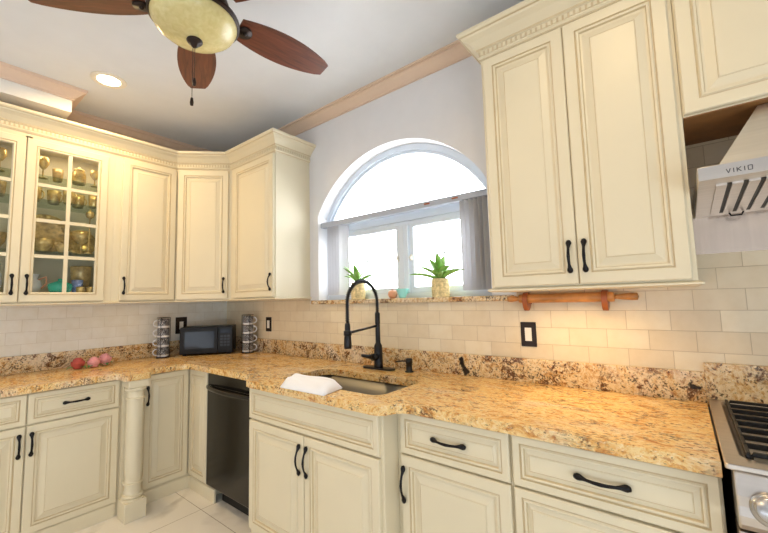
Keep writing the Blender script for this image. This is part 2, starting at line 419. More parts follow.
vb=thing('vertical_blind','grey vertical blind drawn back to both sides of the arched window','blind',(AX,.06,1.945))
b=MB(); b.box(AX-HW+.008,AX+HW-.008,.022,.075,1.945,1.985); b.build('headrail',M['headrail'],vb,bevel=.004)
for x in (2.40,2.60):
    b=MB(); b.box(x-.02,x+.02,.018,.022,1.960,1.970); b.build('carrier_clip',M['bracket'],vb)
def vane(x,w,yaw):
    b=MB(); T=Matrix.Translation((x,.055,0))@Matrix.Rotation(yaw,4,'Z'); b.T=T
    n=6; vs=[]
    for i in range(n+1):
        u=-w/2+w*i/n; cvt=.006*(1-(2*u/w)**2)
        for z in (1.40,1.944):
            vs.append((u,cvt,z)); vs.append((u,cvt+.0015,z))
    fs=[]
    for i in range(n):
        a=i*4; c=a+4
        fs+=[(a,c,c+2,a+2),(a+1,a+3,c+3,c+1),(a,a+1,c+1,c),(a+2,c+2,c+3,a+3)]
    fs+=[(0,2,3,1),(n*4,n*4+1,n*4+3,n*4+2)]
    b.add(vs,fs,0,False); b.build('vane',M['vane'],vb)
for i in range(5): vane(1.492+i*.031,.085,math.radians(62))
for i in range(6): vane(2.650+i*.029,.085,math.radians(66))

# ------------------------------------------------------------------ cabinet pieces
ZAX=Vector((0,0,1))
def frame_m(origin,U,Wv):
    m=Matrix.Identity(4)
    for i in range(3): m[i][0]=U[i]; m[i][1]=ZAX[i]; m[i][2]=Wv[i]; m[i][3]=origin[i]
    return m
BU,BW=Vector((1,0,0)),Vector((0,-1,0))
LU,LW=Vector((0,1,0)),Vector((1,0,0))
DU,DW_=Vector((1,1,0)).normalized(),Vector((1,-1,0)).normalized()
def rings(b,w,h,lst,cap=True,back=True):
    """nested rectangles: (inset, depth, glazed-step)"""
    vs=[];fs=[];ms=[]
    for (i,z,g) in lst: vs+=[(i,i,z),(w-i,i,z),(w-i,h-i,z),(i,h-i,z)]
    for k in range(len(lst)-1):
        for a in range(4):
            c=(a+1)%4; fs.append((k*4+a,k*4+c,k*4+4+c,k*4+4+a)); ms.append(lst[k+1][2])
    if cap: k=(len(lst)-1)*4; fs.append((k,k+1,k+2,k+3)); ms.append(0)
    if back: fs.append((3,2,1,0)); ms.append(0)
    b.add(vs,fs,ms)
def raised_door(m,w,h,fr=.055,name='door',parent=None,groove=.0):
    b=MB(); b.T=m
    t=.02
    lst=[(0,0,0),(0,t-.004,0),(.004,t,0),(fr-.014,t,0),(fr-.012,t-.005,1),(fr-.009,t-.004,1),(fr-.005,t+.001,0),(fr+.002,t-.001,0),(fr+.005,t-.010,1),
         (fr+.012,t-.011,0),(fr+.016,t-.010,0),(fr+.040,t-.002,0),(fr+.042,t-.0035,1),(fr+.044,t-.001,0)]
    if w<2*(fr+.05) or h<2*(fr+.05):
        lst=lst[:9]+[(fr+.010,t-.010,0),(fr+.018,t-.004,0),(fr+.020,t-.003,0)]
    rings(b,w,h,lst); return b.build(name,[M['cream'],M['glaze']],parent)
def drawer_front(m,w,h,parent,name='drawer'):
    b=MB(); b.T=m; t=.02; fr=.036
    lst=[(0,0,0),(0,t-.004,0),(.004,t,0),(fr-.010,t,0),(fr-.008,t-.005,1),(fr-.005,t-.003,1),(fr-.001,t+.001,0),(fr+.004,t-.001,0),(fr+.007,t-.009,1),(fr+.011,t-.008,0),(fr+.022,t-.003,0),(fr+.024,t-.004,1),(fr+.026,t-.002,0)]
    rings(b,w,h,lst); return b.build(name,[M['cream'],M['glaze']],parent)
def glass_door(m,w,h,parent,rows=4,cols=2):
    b=MB(); b.T=m; t=.02; fr=.062
    lst=[(0,0,0),(0,t-.004,0),(.004,t,0),(fr-.018,t,0),(fr-.016,t-.005,1),(fr-.012,t-.003,1),(fr-.006,t,0),(fr,t-.006,0),(fr,0,0)]
    rings(b,w,h,lst,cap=False,back=False)
    n=len(lst)-1; k=len(b.v)-4; base=len(b.v)-4*(n+1)
    for a in range(4):
        c=(a+1)%4; b.f.append([k+a,k+c,base+c,base+a]); b.m.append(0); b.s.append(False)
    dr=b.build('door',[M['cream'],M['glaze']],parent)
    b=MB(); b.T=m; mw=.011
    iw,ih=w-2*fr,h-2*fr
    for i in range(1,cols): x=fr+iw*i/cols; b.box(x-mw,x+mw,fr,h-fr,.004,.016)
    xs_=[fr]+[fr+iw*i/cols for i in range(1,cols)]+[w-fr]
    for j in range(1,rows):
        z=fr+ih*j/rows
        for q in range(cols): b.box(xs_[q]+(mw if q else 0),xs_[q+1]-(mw if q<cols-1 else 0),z-mw,z+mw,.004,.016)
    b.build('muntin',M['cream'],dr)
    b=MB(); b.T=m; b.box(fr,w-fr,fr,h-fr,.0,.003); b.build('pane',M['cabglass'],dr)
    return dr
def handle(m,u,v,parent,vertical=True,L=.128):
    b=MB(); b.T=m
    half=[(-.5,.003,.003),(-.495,.010,.0085),(-.45,.011,.0115),(-.40,.012,.0108),(-.34,.016,.0075),(-.26,.023,.0052),(-.13,.029,.0056),(0,.031,.0064)]
    prof=half+[(-p,w,r) for p,w,r in half[-2::-1]]
    pts=[((u,v+p*L,.02+w-.002) if vertical else (u+p*L,v,.02+w-.002)) for p,w,r in prof]
    b.tube(pts,[r for p,w,r in prof],n=8,flat=.75,up=(0,0,1))
    for q in (-.45,.45):
        c=(u,v+q*L,.024) if vertical else (u+q*L,v,.024)
        b.box(c[0]-.004,c[0]+.004,c[1]-.004,c[1]+.004,.0195,.03)
    return b.build('handle',M['iron'],parent)

# ---- wall cabinets
def carcass(name_mats,poly,z0,z1,parent):
    b=MB(); b.prism(poly,z0,z1,'z'); return b.build('body',M['cream'],parent,bevel=.002)
def light_rail(parent,path,z):
    b=MB(); sweep(b,path,[(-.02,z-.001),(.004,z-.001),(.016,z+.004),(.016,z+.010),(.004,z+.016),(-.0,z+.0165),(-.02,z+.0165)])
    return b.build('bottom_molding',M['cream'],parent)
DZ0,DZ1=1.3995,2.500
# glass-door cabinet (open box so the shelves show)
g0,g1=-2.06,-1.097
gc=thing('glass_door_wall_cabinet','tall cream wall cabinet with gridded glass doors and glassware inside','cabinet',(d/2,(g0+g1)/2,ZB))
b=MB()
b.box(.0,d,g0,g0+.018,ZB,ZT); b.box(0,d,g1-.018,g1,ZB,ZT); b.box(0,d,g0+.018,g1-.018,ZT-.02,ZT); b.box(0,d,g0+.018,g1-.018,ZB,ZB+.074)
b.box(d-.02,d,g0+.018,g0+.05,ZB+.074,ZT-.02); b.box(d-.02,d,-1.150,g1-.018,ZB+.074,ZT-.02); b.box(d-.02,d,-1.60,-1.565,ZB+.074,ZT-.02)
b.box(d-.02,d,g0+.05,-1.15,ZT-.07,ZT-.02); b.box(d-.02,d,g0+.05,-1.15,ZB+.074,ZB+.078)
b.build('body',M['cream'],gc)
b=MB(); b.box(.009,.014,g0+.018,g1-.018,ZB+.074,ZT-.02); b.build('back_panel',M['cab_in'],gc)
for z in (2.262,2.095,1.742):
    b=MB(); b.box(.02,d-.035,g0+.02,g1-.02,z-.006,z); b.build('shelf',M['shelfglass'],gc)
for (y0,y1,hu) in ((-2.04,-1.597,'r'),(-1.592,-1.1435,'l')):
    m=frame_m(Vector((d,y0,DZ0)),LU,LW); dr=glass_door(m,y1-y0,DZ1-DZ0-.02,gc)
    handle(m,(y1-y0-.032) if hu=='r' else .032,.112,dr)
light_rail(gc,[(d,g0),(d,g1)],ZB)
# single door wall cabinet left of corner
c=thing('wall_cabinet','single door cream wall cabinet between the glass doors and the corner cabinet','cabinet',(d/2,-.87,ZB))
carcass('',[(0,g1),(d,g1),(d,-.6535),(0,-.6535)],ZB,ZT,c)
m=frame_m(Vector((d,-1.049,DZ0)),LU,LW); dr=raised_door(m,.388,DZ1-DZ0,.058,parent=c); handle(m,.024,.112,dr)
light_rail(c,[(d,g1),(d,-.6535)],ZB)
# diagonal corner cabinet
c=thing('corner_wall_cabinet','cream diagonal wall cabinet in the corner above the microwave','cabinet',(.3,-.3,ZB))
carcass('',[(0,-.653),(d,-.653),(.653,-d),(.653,0),(0,0)],ZB,ZT,c)
dl=math.hypot(.653-d,.653-d)
o=Vector((d,-.653,DZ0))+DU*.022
m=frame_m(o,DU,DW_); dr=raised_door(m,dl-.044,DZ1-DZ0,.058,parent=c); handle(m,dl-.044-.03,.112,dr)
light_rail(c,[(d,-.653),(.653,-d)],ZB)
# right of corner
xr=1.284
c=thing('wall_cabinet','single door cream wall cabinet between the corner and the arched window','cabinet',(.97,-.17,ZB))
carcass('',[(.6535,-d),(xr,-d),(xr,0),(.6535,0)],ZB,ZT,c)
m=frame_m(Vector((.715,-d,DZ0)),BU,BW); dr=raised_door(m,xr-.008-.715,DZ1-DZ0,.058,parent=c); handle(m,xr-.008-.715-.026,.112,dr)
light_rail(c,[(.6535,-d),(xr,-d),(xr,0)],ZB)
# big double cabinet right of the window
x0,x1=2.955,3.694
c=thing('double_wall_cabinet','large double door cream wall cabinet right of the arched window','cabinet',((x0+x1)/2,-d/2,ZB))
carcass('',[(x0,-d),(x1,-d),(x1,0),(x0,0)],ZB,ZT,c)
xm=3.3265
m=frame_m(Vector((x0+.016,-d,DZ0)),BU,BW); dr=raised_door(m,xm-.002-x0-.016,DZ1-DZ0,.058,parent=c); handle(m,xm-.002-x0-.016-.026,.112,dr)
m=frame_m(Vector((xm+.002,-d,DZ0)),BU,BW); dr=raised_door(m,x1-.014-xm-.002,DZ1-DZ0,.058,parent=c); handle(m,.026,.112,dr)
light_rail(c,[(x0,0),(x0,-d),(x1,-d),(x1,0)],ZB)
# cabinet above the hood
hx0,hx1,hz=3.695,4.47,1.973
c=thing('hood_wall_cabinet','short cream wall cabinet above the stainless range hood','cabinet',((hx0+hx1)/2,-d/2,hz))
carcass('',[(hx0,-d),(hx1,-d),(hx1,0),(hx0,0)],hz+.004,ZT,c)
b=MB(); b.box(hx0+.002,hx1-.002,-d+.002,-.001,hz,hz+.004); b.build('bottom_panel',M['rawwood'],c)
for i in range(2):
    w=(hx1-hx0-.012)/2
    m=frame_m(Vector((hx0+.004+i*(w+.004),-d,hz+.008)),BU,BW); dr=raised_door(m,w,DZ1-hz-.008,.058,parent=c); handle(m,w-.026 if i==0 else .026,.112,dr)

def cab_crown():
    a=ZT; t=ZTC
    return [(-.012,a-.004),(.004,a-.004),(.006,a+.002),(.012,a+.008),(.012,a+.014),(.006,a+.018),(.006,a+.040),(.014,a+.044),(.016,a+.052),(.024,a+.060),(.044,a+.082),(.066,a+.098),(.070,a+.106),(.078,a+.108),(.085,a+.116),(.085,t),(-.012,t)]
def dentils(b,path,pitch,w,z0,z1,o0,o1):
    for p,q in zip(path[:-1],path[1:]):
        p=Vector((*p,0));q=Vector((*q,0));t=(q-p);L=t.length;t.normalize();nrm=Vector((t.y,-t.x,0))
        n=int(L/pitch)
        for i in range(n):
            s=(i+.5)*L/n; T=b.T
            m=Matrix.Identity(4)
            for k in range(3): m[k][0]=t[k]; m[k][1]=nrm[k]; m[k][2]=ZAX[k]; m[k][3]=(p+t*s)[k]
            b.T=m; b.box(-w/2,w/2,o0,o1,z0,z1); b.T=T
lp=[(d,g0),(d,-.653),(.653,-d),(xr,-d),(xr,0)]
b=MB(); sweep(b,lp,cab_crown(),gl=(1,5,7,12)); dentils(b,lp,.022,.013,ZT+.019,ZT+.039,.005,.0105)
tag(b.build('cabinet_crown_molding',[M['cream'],M['glaze']]),'cream dentil crown molding along the top of the left and corner wall cabinets','crown molding')
lp=[(x0,0),(x0,-d),(hx1,-d)]
b=MB(); sweep(b,lp,cab_crown(),gl=(1,5,7,12)); dentils(b,lp,.022,.013,ZT+.019,ZT+.039,.005,.0105)
tag(b.build('cabinet_crown_molding',[M['cream'],M['glaze']]),'cream dentil crown molding over the large double door cabinet right of window','crown molding')

# ---- base cabinets
ZA,ZG,ZL=.868,.692,.092   # drawer tops, drawer gap, door bottoms
TOPB=.8735
def base_body(poly,parent,z0=0): 
    b=MB(); b.prism(poly,z0,TOPB,'z'); return b.build('body',M['cream'],parent,bevel=.002)
yl=-1.117
c=thing('base_cabinet','cream base cabinet with two drawers over two doors under the glass cabinet','cabinet',(D/2,-1.57,0))
base_body([(.004,-2.05),(D,-2.05),(D,-1.112),(.004,-1.112)],c)
for (y0,y1,hu) in ((-2.03,-1.5715,1),(-1.5655,yl,-1)):
    m=frame_m(Vector((D,y0,ZG+.004)),LU,LW); w=y1-y0; dr=drawer_front(m,w,ZA-ZG-.004,c); handle(m,w*.49,(ZA-ZG)/2,dr,False)
    m=frame_m(Vector((D,y0,ZL)),LU,LW); dr=raised_door(m,w,ZG-.004-ZL,.052,parent=c); handle(m,w-.025 if hu>0 else .022,ZG-ZL-.106,dr)
b=MB(); sweep(b,[(D,-2.05),(D,-1.125)],[(0,0),(.012,0),(.012,.078),(.006,.086),(0,.086)]); b.build('toe_board',M['cream'],c)
# turned column
pcx,pcy=.757,-1.055
c=thing('cabinet_column','cream turned column on a square plinth beside the left base cabinet','column',(pcx,pcy,0))
b=MB(); b.box(pcx-.062,pcx+.062,pcy-.062,pcy+.062,0,.118); b.build('plinth',M['cream'],c,bevel=.004)
b=MB(); pr=[(.061,.118),(.061,.128),(.052,.132),(.060,.138),(.060,.150),(.050,.156),(.048,.170),(.046,.205),(.046,.212),(.055,.214),(.056,.224),(.048,.228),(.047,.245),(.050,.35),(.050,.6),(.048,.742),(.056,.745),(.056,.757),(.047,.760),(.047,.80),(.055,.803),(.060,.810),(.060,.820),(.052,.826)]
b.lathe(pr,(pcx,pcy,0),40,smooth=False); b.build('shaft',M['cream'],c)
b=MB(); b.box(pcx-.058,pcx+.058,pcy-.058,pcy+.058,.826,TOPB); b.build('capital',M['cream'],c,bevel=.003)
b=MB(); b.box(D,pcx-.0615,pcy-.05,pcy+.05,.0,TOPB); b.build('filler_panel',M['cream'],c)
# corner (two folding doors)
c=thing('corner_base_cabinet','cream corner base cabinet with folding doors left of the dishwasher','cabinet',(.45,-.45,0))
base_body([(.004,-1.1115),(D,-1.1115),(D,-D),(.938,-D),(.938,-.004),(.004,-.004)],c)
m=frame_m(Vector((D,-.968,ZL+.01)),LU,LW); dr=raised_door(m,.298,ZA-ZL-.01,.05,parent=c); handle(m,.018,.70-.075,dr)
m=frame_m(Vector((D+.022,-D,ZL+.01)),BU,BW); raised_door(m,.262,ZA-ZL-.01,.05,parent=c)
b=MB(); sweep(b,[(D,-.99),(D,-D),(1.04,-D)],[(0,0),(.012,0),(.012,.078),(.006,.086),(0,.086)]); b.build('toe_board',M['cream'],c)
# dishwasher
c=thing('dishwasher','black dishwasher with a bowed handle between the corner and sink cabinets','dishwasher',(1.27,-.33,0))
b=MB(); b.box(.942,1.60,-.62,-.03,.09,.868); b.build('body',M['dwdark'],c)
b=MB(); b.box(.946,1.60,-.668,-.622,.105,.775); b.build('door',M['dw'],c,bevel=.006)
b=MB(); b.box(.946,1.60,-.664,-.622,.780,.866); b.build('control_panel',M['dw'],c,bevel=.005)
b=MB(); n=14; pts=[];rr=[]
for i in range(n+1):
    u=i/n; pts.append((.962+u*.622,-.672-.040*math.sin(PI*u)**.7,.772)); rr.append(.013)
b.tube(pts,rr,n=10,flat=1.2); b.build('handle',M['dw'],c)
b=MB(); b.box(1.045,1.60,-.60,-.56,0,.10); b.build('kick_plate',M['dwdark'],c)
# sink base (stands forward)
SF=.742
sx0,sx1=1.622,2.612
c=thing('sink_base_cabinet','cream double door sink cabinet standing forward under the towel and sink','cabinet',(2.11,-.37,0))
b=MB(); b.box(sx0,sx0+.02,-SF,-.02,0,TOPB); b.box(sx1-.02,sx1,-SF,-.02,0,TOPB); b.box(sx0+.02,sx1-.02,-SF,-SF+.02,0,TOPB); b.box(sx0+.02,sx1-.02,-.04,-.02,0,TOPB); b.box(sx0+.02,sx1-.02,-SF+.02,-.04,0,.1)
b.build('body',M['cream'],c,bevel=.002)
m=frame_m(Vector((sx0+.006,-SF,ZG+.004)),BU,BW); drawer_front(m,.968,ZA-ZG-.004,c,'false_drawer')
w=.481
for i in range(2):
    m=frame_m(Vector((sx0+.006+i*(w+.006),-SF,ZL)),BU,BW); dr=raised_door(m,w,ZG-.006-ZL,.055,parent=c); handle(m,w-.026 if i==0 else .024,ZG-ZL-.122,dr,L=.145)
# drawer + door
c=thing('base_cabinet','narrow cream base cabinet with one drawer over a door right of the sink','cabinet',(2.87,-.33,0))
base_body([(2.6125,-D),(3.124,-D),(3.124,-.01),(2.6125,-.01)],c)
xa,xb=2.640,3.119
m=frame_m(Vector((xa,-D,ZG+.004)),BU,BW); dr=drawer_front(m,xb-xa,ZA-ZG-.004,c); handle(m,.238,(ZA-ZG)/2+.002,dr,False,L=.15)
m=frame_m(Vector((xa,-D,ZL)),BU,BW); dr=raised_door(m,xb-xa,ZG-.004-ZL,.055,parent=c); handle(m,.018,ZG-ZL-.12,dr,L=.145)
# drawer stack
c=thing('drawer_base_cabinet','cream base cabinet of wide drawers beside the stainless range','cabinet',(3.41,-.33,0))
base_body([(3.1245,-D),(3.692,-D),(3.692,-.01),(3.1245,-.01)],c)
xa,xb=3.131,3.687
zz=[(ZG+.004,ZA),(.40,ZG-.004),(ZL,.394)]
for z0,z1 in zz:
    m=frame_m(Vector((xa,-D,z0)),BU,BW); dr=drawer_front(m,xb-xa,z1-z0,c); handle(m,.278,(z1-z0)/2,dr,False,L=.15)

# ------------------------------------------------------------------ worktop, sink
def arc(cx,cy,r,a0,a1,n=6):
    return [(cx+r*math.cos(math.radians(a0+(a1-a0)*i/n)),cy+r*math.sin(math.radians(a0+(a1-a0)*i/n))) for i in range(n+1)]
CF=-.688
outer=[(.0085,-.0085),(.0085,-2.07),(.688,-2.07),(.688,-1.15),(.70,-1.138),(.775,-1.135)]+arc(.80,-1.11,.025,270,360,4)[1:]+[(.825,-1.0),(.81,-.985),(.70,-.972),(.688,-.96),(.688,-.75)]+arc(.75,-.75,.062,180,90,6)[1:]
outer+=[(1.50,-.688),(1.545,-.70),(1.59,-.745),(1.63,-.782),(1.68,-.79),(2.585,-.79)]+[(2.62,-.782),(2.645,-.755),(2.66,-.72),(2.685,-.696),(2.72,-.688),(3.693,CF),(3.693,-.0085)]
sx,sy,ex,ey,r=1.76,-.655,2.52,-.275,.07
hole=arc(ex-r,ey-r,r,0,90)+arc(sx+r,ey-r,r,90,180)+arc(sx+r,sy+r,r,180,270)+arc(ex-r,sy+r,r,270,360)
def slab(name,outer,hole,z0,z1,m,bevel):
    bm=bmesh.new()
    off=Vector((1.9,-.35,z0))
    loops=[]
    es=[]
    for lp in (outer,hole):
        vs=[bm.verts.new((p[0]-off.x,p[1]-off.y,z1-off.z)) for p in lp]; loops.append(vs)
        for i in range(len(vs)): es.append(bm.edges.new((vs[i],vs[(i+1)%len(vs)])))
    bmesh.ops.triangle_fill(bm,edges=es,use_beauty=True,use_dissolve=False)
    top=list(bm.faces)
    low={}
    for vs in loops:
        for v in vs: low[v]=bm.verts.new((v.co.x,v.co.y,0))
    for f in top: bm.faces.new([low[v] for v in reversed(f.verts)])
    for vs in loops:
        n=len(vs)
        for i in range(n):
            j=(i+1)%n; bm.faces.new((vs[i],vs[j],low[vs[j]],low[vs[i]]))
    bmesh.ops.recalc_face_normals(bm,faces=bm.faces)
    me=bpy.data.meshes.new(name); bm.to_mesh(me); bm.free(); me.materials.append(m)
    o=bpy.data.objects.new(name,me); C.objects.link(o); o.location=off
    bv=o.modifiers.new('bevel','BEVEL'); bv.width=bevel; bv.segments=4; bv.limit_method='ANGLE'; bv.angle_limit=math.radians(60)
    return o
tag(slab('granite_countertop',outer,hole,.874,CT,M['granite_top'],.012),'golden brown granite countertop running round the corner to the range','countertop')
b=MB(); b.box(.0085,.0285,-2.07,-.029,CT,1.034); tag(b.build('granite_backsplash',M['granite_splash'],bevel=.002),'speckled granite strip along the left wall behind the roses','backsplash')
b=MB(); b.box(.0085,3.693,-.0285,-.0085,CT,1.034); tag(b.build('granite_backsplash',M['granite_splash'],bevel=.002),'speckled granite strip along the back wall behind the faucet','backsplash')
b=MB(); b.box(3.6935,4.50,-.0285,-.0085,.90,1.072); tag(b.build('granite_backsplash',M['granite_splash'],bevel=.002),'taller golden granite slab on the wall behind the range','backsplash')
# sink basin: open shell under the cut-out
def rr(x0,y0,x1,y1,r,n=6):
    return arc(x1-r,y1-r,r,0,90,n)+arc(x0+r,y1-r,r,90,180,n)+arc(x0+r,y0+r,r,180,270,n)+arc(x1-r,y0+r,r,270,360,n)
L=[(rr(sx-.022,sy-.022,ex+.022,ey+.022,.08),.872),(rr(sx-.004,sy-.004,ex+.004,ey+.004,r),.872),(rr(sx+.004,sy+.004,ex-.004,ey-.004,.07),.74),(rr(sx+.03,sy+.03,ex-.03,ey-.03,.06),.695),(rr(sx+.15,sy+.12,ex-.15,ey-.12,.05),.69)]
b=MB(); vs=[];fs=[];n=len(L[0][0])
for lp,z in L: vs+=[(p[0],p[1],z) for p in lp]
for k in range(len(L)-1):
    for i in range(n): fs.append((k*n+i,k*n+(i+1)%n,(k+1)*n+(i+1)%n,(k+1)*n+i))
fs.append([(len(L)-1)*n+i for i in range(n)])
b.add(vs,fs,0,True)
sk=thing('undermount_sink','stainless undermount sink set into the granite below the window','sink',((sx+ex)/2,(sy+ey)/2,.69))
o=b.build('basin',M['sink'],sk); sm=o.modifiers.new('solid','SOLIDIFY'); sm.thickness=.0015
b=MB(); b.lathe([(.045,.691),(.045,.695),(.03,.694),(.001,.692)],((sx+ex)/2,(sy+ey)/2,0),20); b.build('drain',M['knobm'],sk)
# faucet
fx,fy=2.085,-.125
f=thing('spring_faucet','black spring-neck pull-down faucet standing behind the sink','faucet',(fx,fy,CT))
b=MB(); b.prism(rr(fx-.125,fy-.03,fx+.125,fy+.03,.029,8),CT,CT+.011,'z'); b.build('base_plate',M['black'],f,bevel=.002)
b=MB(); b.lathe([(.030,CT+.011),(.029,CT+.02),(.026,1.06),(.019,1.075),(.016,1.08),(.015,1.20),(.0165,1.205),(.0165,1.27),(.013,1.275)],(fx,fy,0),20); b.build('body',M['black'],f)
R_=.14; zc=1.335; pts=[(fx,fy,1.27),(fx,fy,1.30)]
for i in range(25):
    a=PI*i/24; pts.append((fx,fy-R_+R_*math.cos(a),zc+R_*math.sin(a)))
hx,hy=fx,fy-2*R_
pts+=[(hx,hy,1.30),(hx,hy,1.25),(hx,hy,1.21)]
b=MB(); b.tube(pts,.0085,10); b.build('hose',M['black'],f)
# coil around the hose
b=MB(); co=[]; 
P=[Vector(p) for p in pts]
acc=[0]
for i in range(1,len(P)): acc.append(acc[-1]+(P[i]-P[i-1]).length)
tot=acc[-1]; turns=44; N=turns*8
def at(s):
    for i in range(1,len(P)):
        if s<=acc[i]+1e-9:
            t=(s-acc[i-1])/(acc[i]-acc[i-1]); return P[i-1].lerp(P[i],t),(P[i]-P[i-1]).normalized()
    return P[-1],(P[-1]-P[-2]).normalized()
for k in range(N+1):
    p,t=at(tot*k/N*.97); u=Vector((1,0,0)); w=t.cross(u); a=2*PI*k/8
    co.append(p+u*(.0125*math.cos(a))+w*(.0125*math.sin(a)))
b.tube(co,.0022,5); b.build('spring',M['black'],f)
b=MB(); b.lathe([(.012,1.225),(.016,1.215),(.017,1.19),(.016,1.16),(.021,1.14),(.023,1.09),(.021,1.075),(.012,1.074)],(hx,hy,0),18); b.build('spray_head',M['black'],f)
b=MB(); b.tube([(fx,fy,1.19),(fx,fy-.13,1.178),(hx,hy+.016,1.166)],[.008,.007,.008],8); b.lathe([(.0205,1.150),(.0235,1.152),(.0235,1.178),(.0185,1.180)],(hx,hy,0),16); b.build('docking_arm',M['black'],f)
b=MB(); b.tube([(fx,fy-.015,.995),(fx,fy-.06,.995)],[.023,.022],14); b.tube([(fx,fy-.055,.997),(fx-.01,fy-.095,1.004),(fx-.02,fy-.135,1.016)],[.022,.017,.012],10,flat=.7); b.build('lever',M['black'],f)
# soap dispenser
px,py=2.312,-.108
s=thing('soap_dispenser','small black soap pump on the counter right of the faucet','soap dispenser',(px,py,CT))
b=MB(); b.lathe([(.027,CT),(.027,CT+.005),(.019,CT+.009),(.019,CT+.05),(.0215,CT+.052),(.0215,CT+.078),(.016,CT+.082)],(px,py,0),18); b.build('pump',M['black'],s)
b=MB(); b.tube([(px,py,CT+.066),(px-.03,py-.03,CT+.068),(px-.06,py-.058,CT+.064)],[.006,.005,.004],8); b.build('spout',M['black'],s)
# towel
tw=[(2.035,-.872),(2.36,-.862),(2.285,-.67),(1.875,-.636)]
tw=[(1.98,-.80),(2.30,-.795),(2.27,-.645),(1.86,-.605)]
b=MB(); nx,ny=18,10; vs=[];fs=[]
def bil(u,v):
    a=Vector(tw[0]).lerp(Vector(tw[1]),u); c_=Vector(tw[3]).lerp(Vector(tw[2]),u); return a.lerp(c_,v)
def lay(z,top,shr):
    out=[]
    for j in range(ny+1):
        for i in range(nx+1):
            u=i/nx;v=j/ny
            uu=.5+(u-.5)*shr; vv=.5+(v-.5)*shr
            p=bil(uu,vv); e=min(1,min(u,1-u)*9)*min(1,min(v,1-v)*6); e=math.sqrt(e)
            zz=z+(.038*e+.004*math.sin(7*u+3*v)*e+.003*math.sin(13*v-4*u)*e if top else 0)
            out.append((p.x,p.y,zz))
    return out
vs=lay(.9155,False,1)+lay(.921,True,1.02); q=(nx+1)*(ny+1)
for j in range(ny):
    for i in range(nx):
        a=j*(nx+1)+i; fs+=[(a,a+nx+1,a+nx+2,a+1),(q+a,q+a+1,q+a+nx+2,q+a+nx+1)]
bd=[i for i in range(nx+1)]+[j*(nx+1)+nx for j in range(1,ny+1)]+[ny*(nx+1)+i for i in range(nx-1,-1,-1)]+[j*(nx+1) for j in range(ny-1,0,-1)]
for k in range(len(bd)): a,c_=bd[k],bd[(k+1)%len(bd)]; fs.append((a,c_,q+c_,q+a))
b.add(vs,fs,0,True)
tag(b.build('folded_towel',M['towel']),'folded white towel lying on the front edge of the sink','towel')

# ------------------------------------------------------------------ small things on the worktop
mwc=Vector((.362,-.388,0)); mu=Vector((.607,.795,0)).normalized(); mn=Vector((.795,-.607,0)).normalized()
mwt=thing('microwave','small black microwave in the corner between the two mug stacks','microwave',(.26,-.33,CT))
mm=Matrix.Identity(4)
for i in range(3): mm[i][0]=mu[i]; mm[i][1]=-mn[i]; mm[i][2]=ZAX[i]; mm[i][3]=mwc[i]
W_,H0,H1=.212,CT+.012,CT+.245
b=MB(); b.T=mm; b.box(-W_,W_,.012,.232,H0,H1); b.build('body',M['plastic'],mwt,bevel=.006)
b=MB(); b.T=mm; b.box(-W_,W_-.12,-.012,.012,H0+.004,H1-.002); dr=b.build('door',M['plastic'],mwt,bevel=.004)
b=MB(); b.T=mm; b.box(-W_+.04,W_-.15,-.0135,-.011,H0+.05,H1-.04); b.build('door_glass',M['darkglass'],dr)
b=MB(); b.T=mm; b.box(W_-.118,W_,-.010,.012,H0+.004,H1-.002); cp=b.build('control_panel',M['plastic'],mwt,bevel=.003)
b=MB(); b.T=mm; b.box(W_-.1,W_-.02,-.0115,-.0098,H1-.06,H1-.025); b.build('display',M['darkglass'],cp)
b=MB(); b.T=mm
for r_ in range(4):
    for c_ in range(3): b.box(W_-.1+c_*.028,W_-.078+c_*.028,-.0112,-.0098,H0+.06+r_*.026,H0+.078+r_*.026)
b.build('keypad',mat('dark_keys',(40,44,54),.4),cp)
b=MB(); b.T=mm
for x in (-.18,.18):
    for y in (.03,.21):
        b=MB(); b.T=mm; b.box(x-.015,x+.015,y-.01,y+.01,CT,H0); b.build('foot',M['plastic'],mwt)
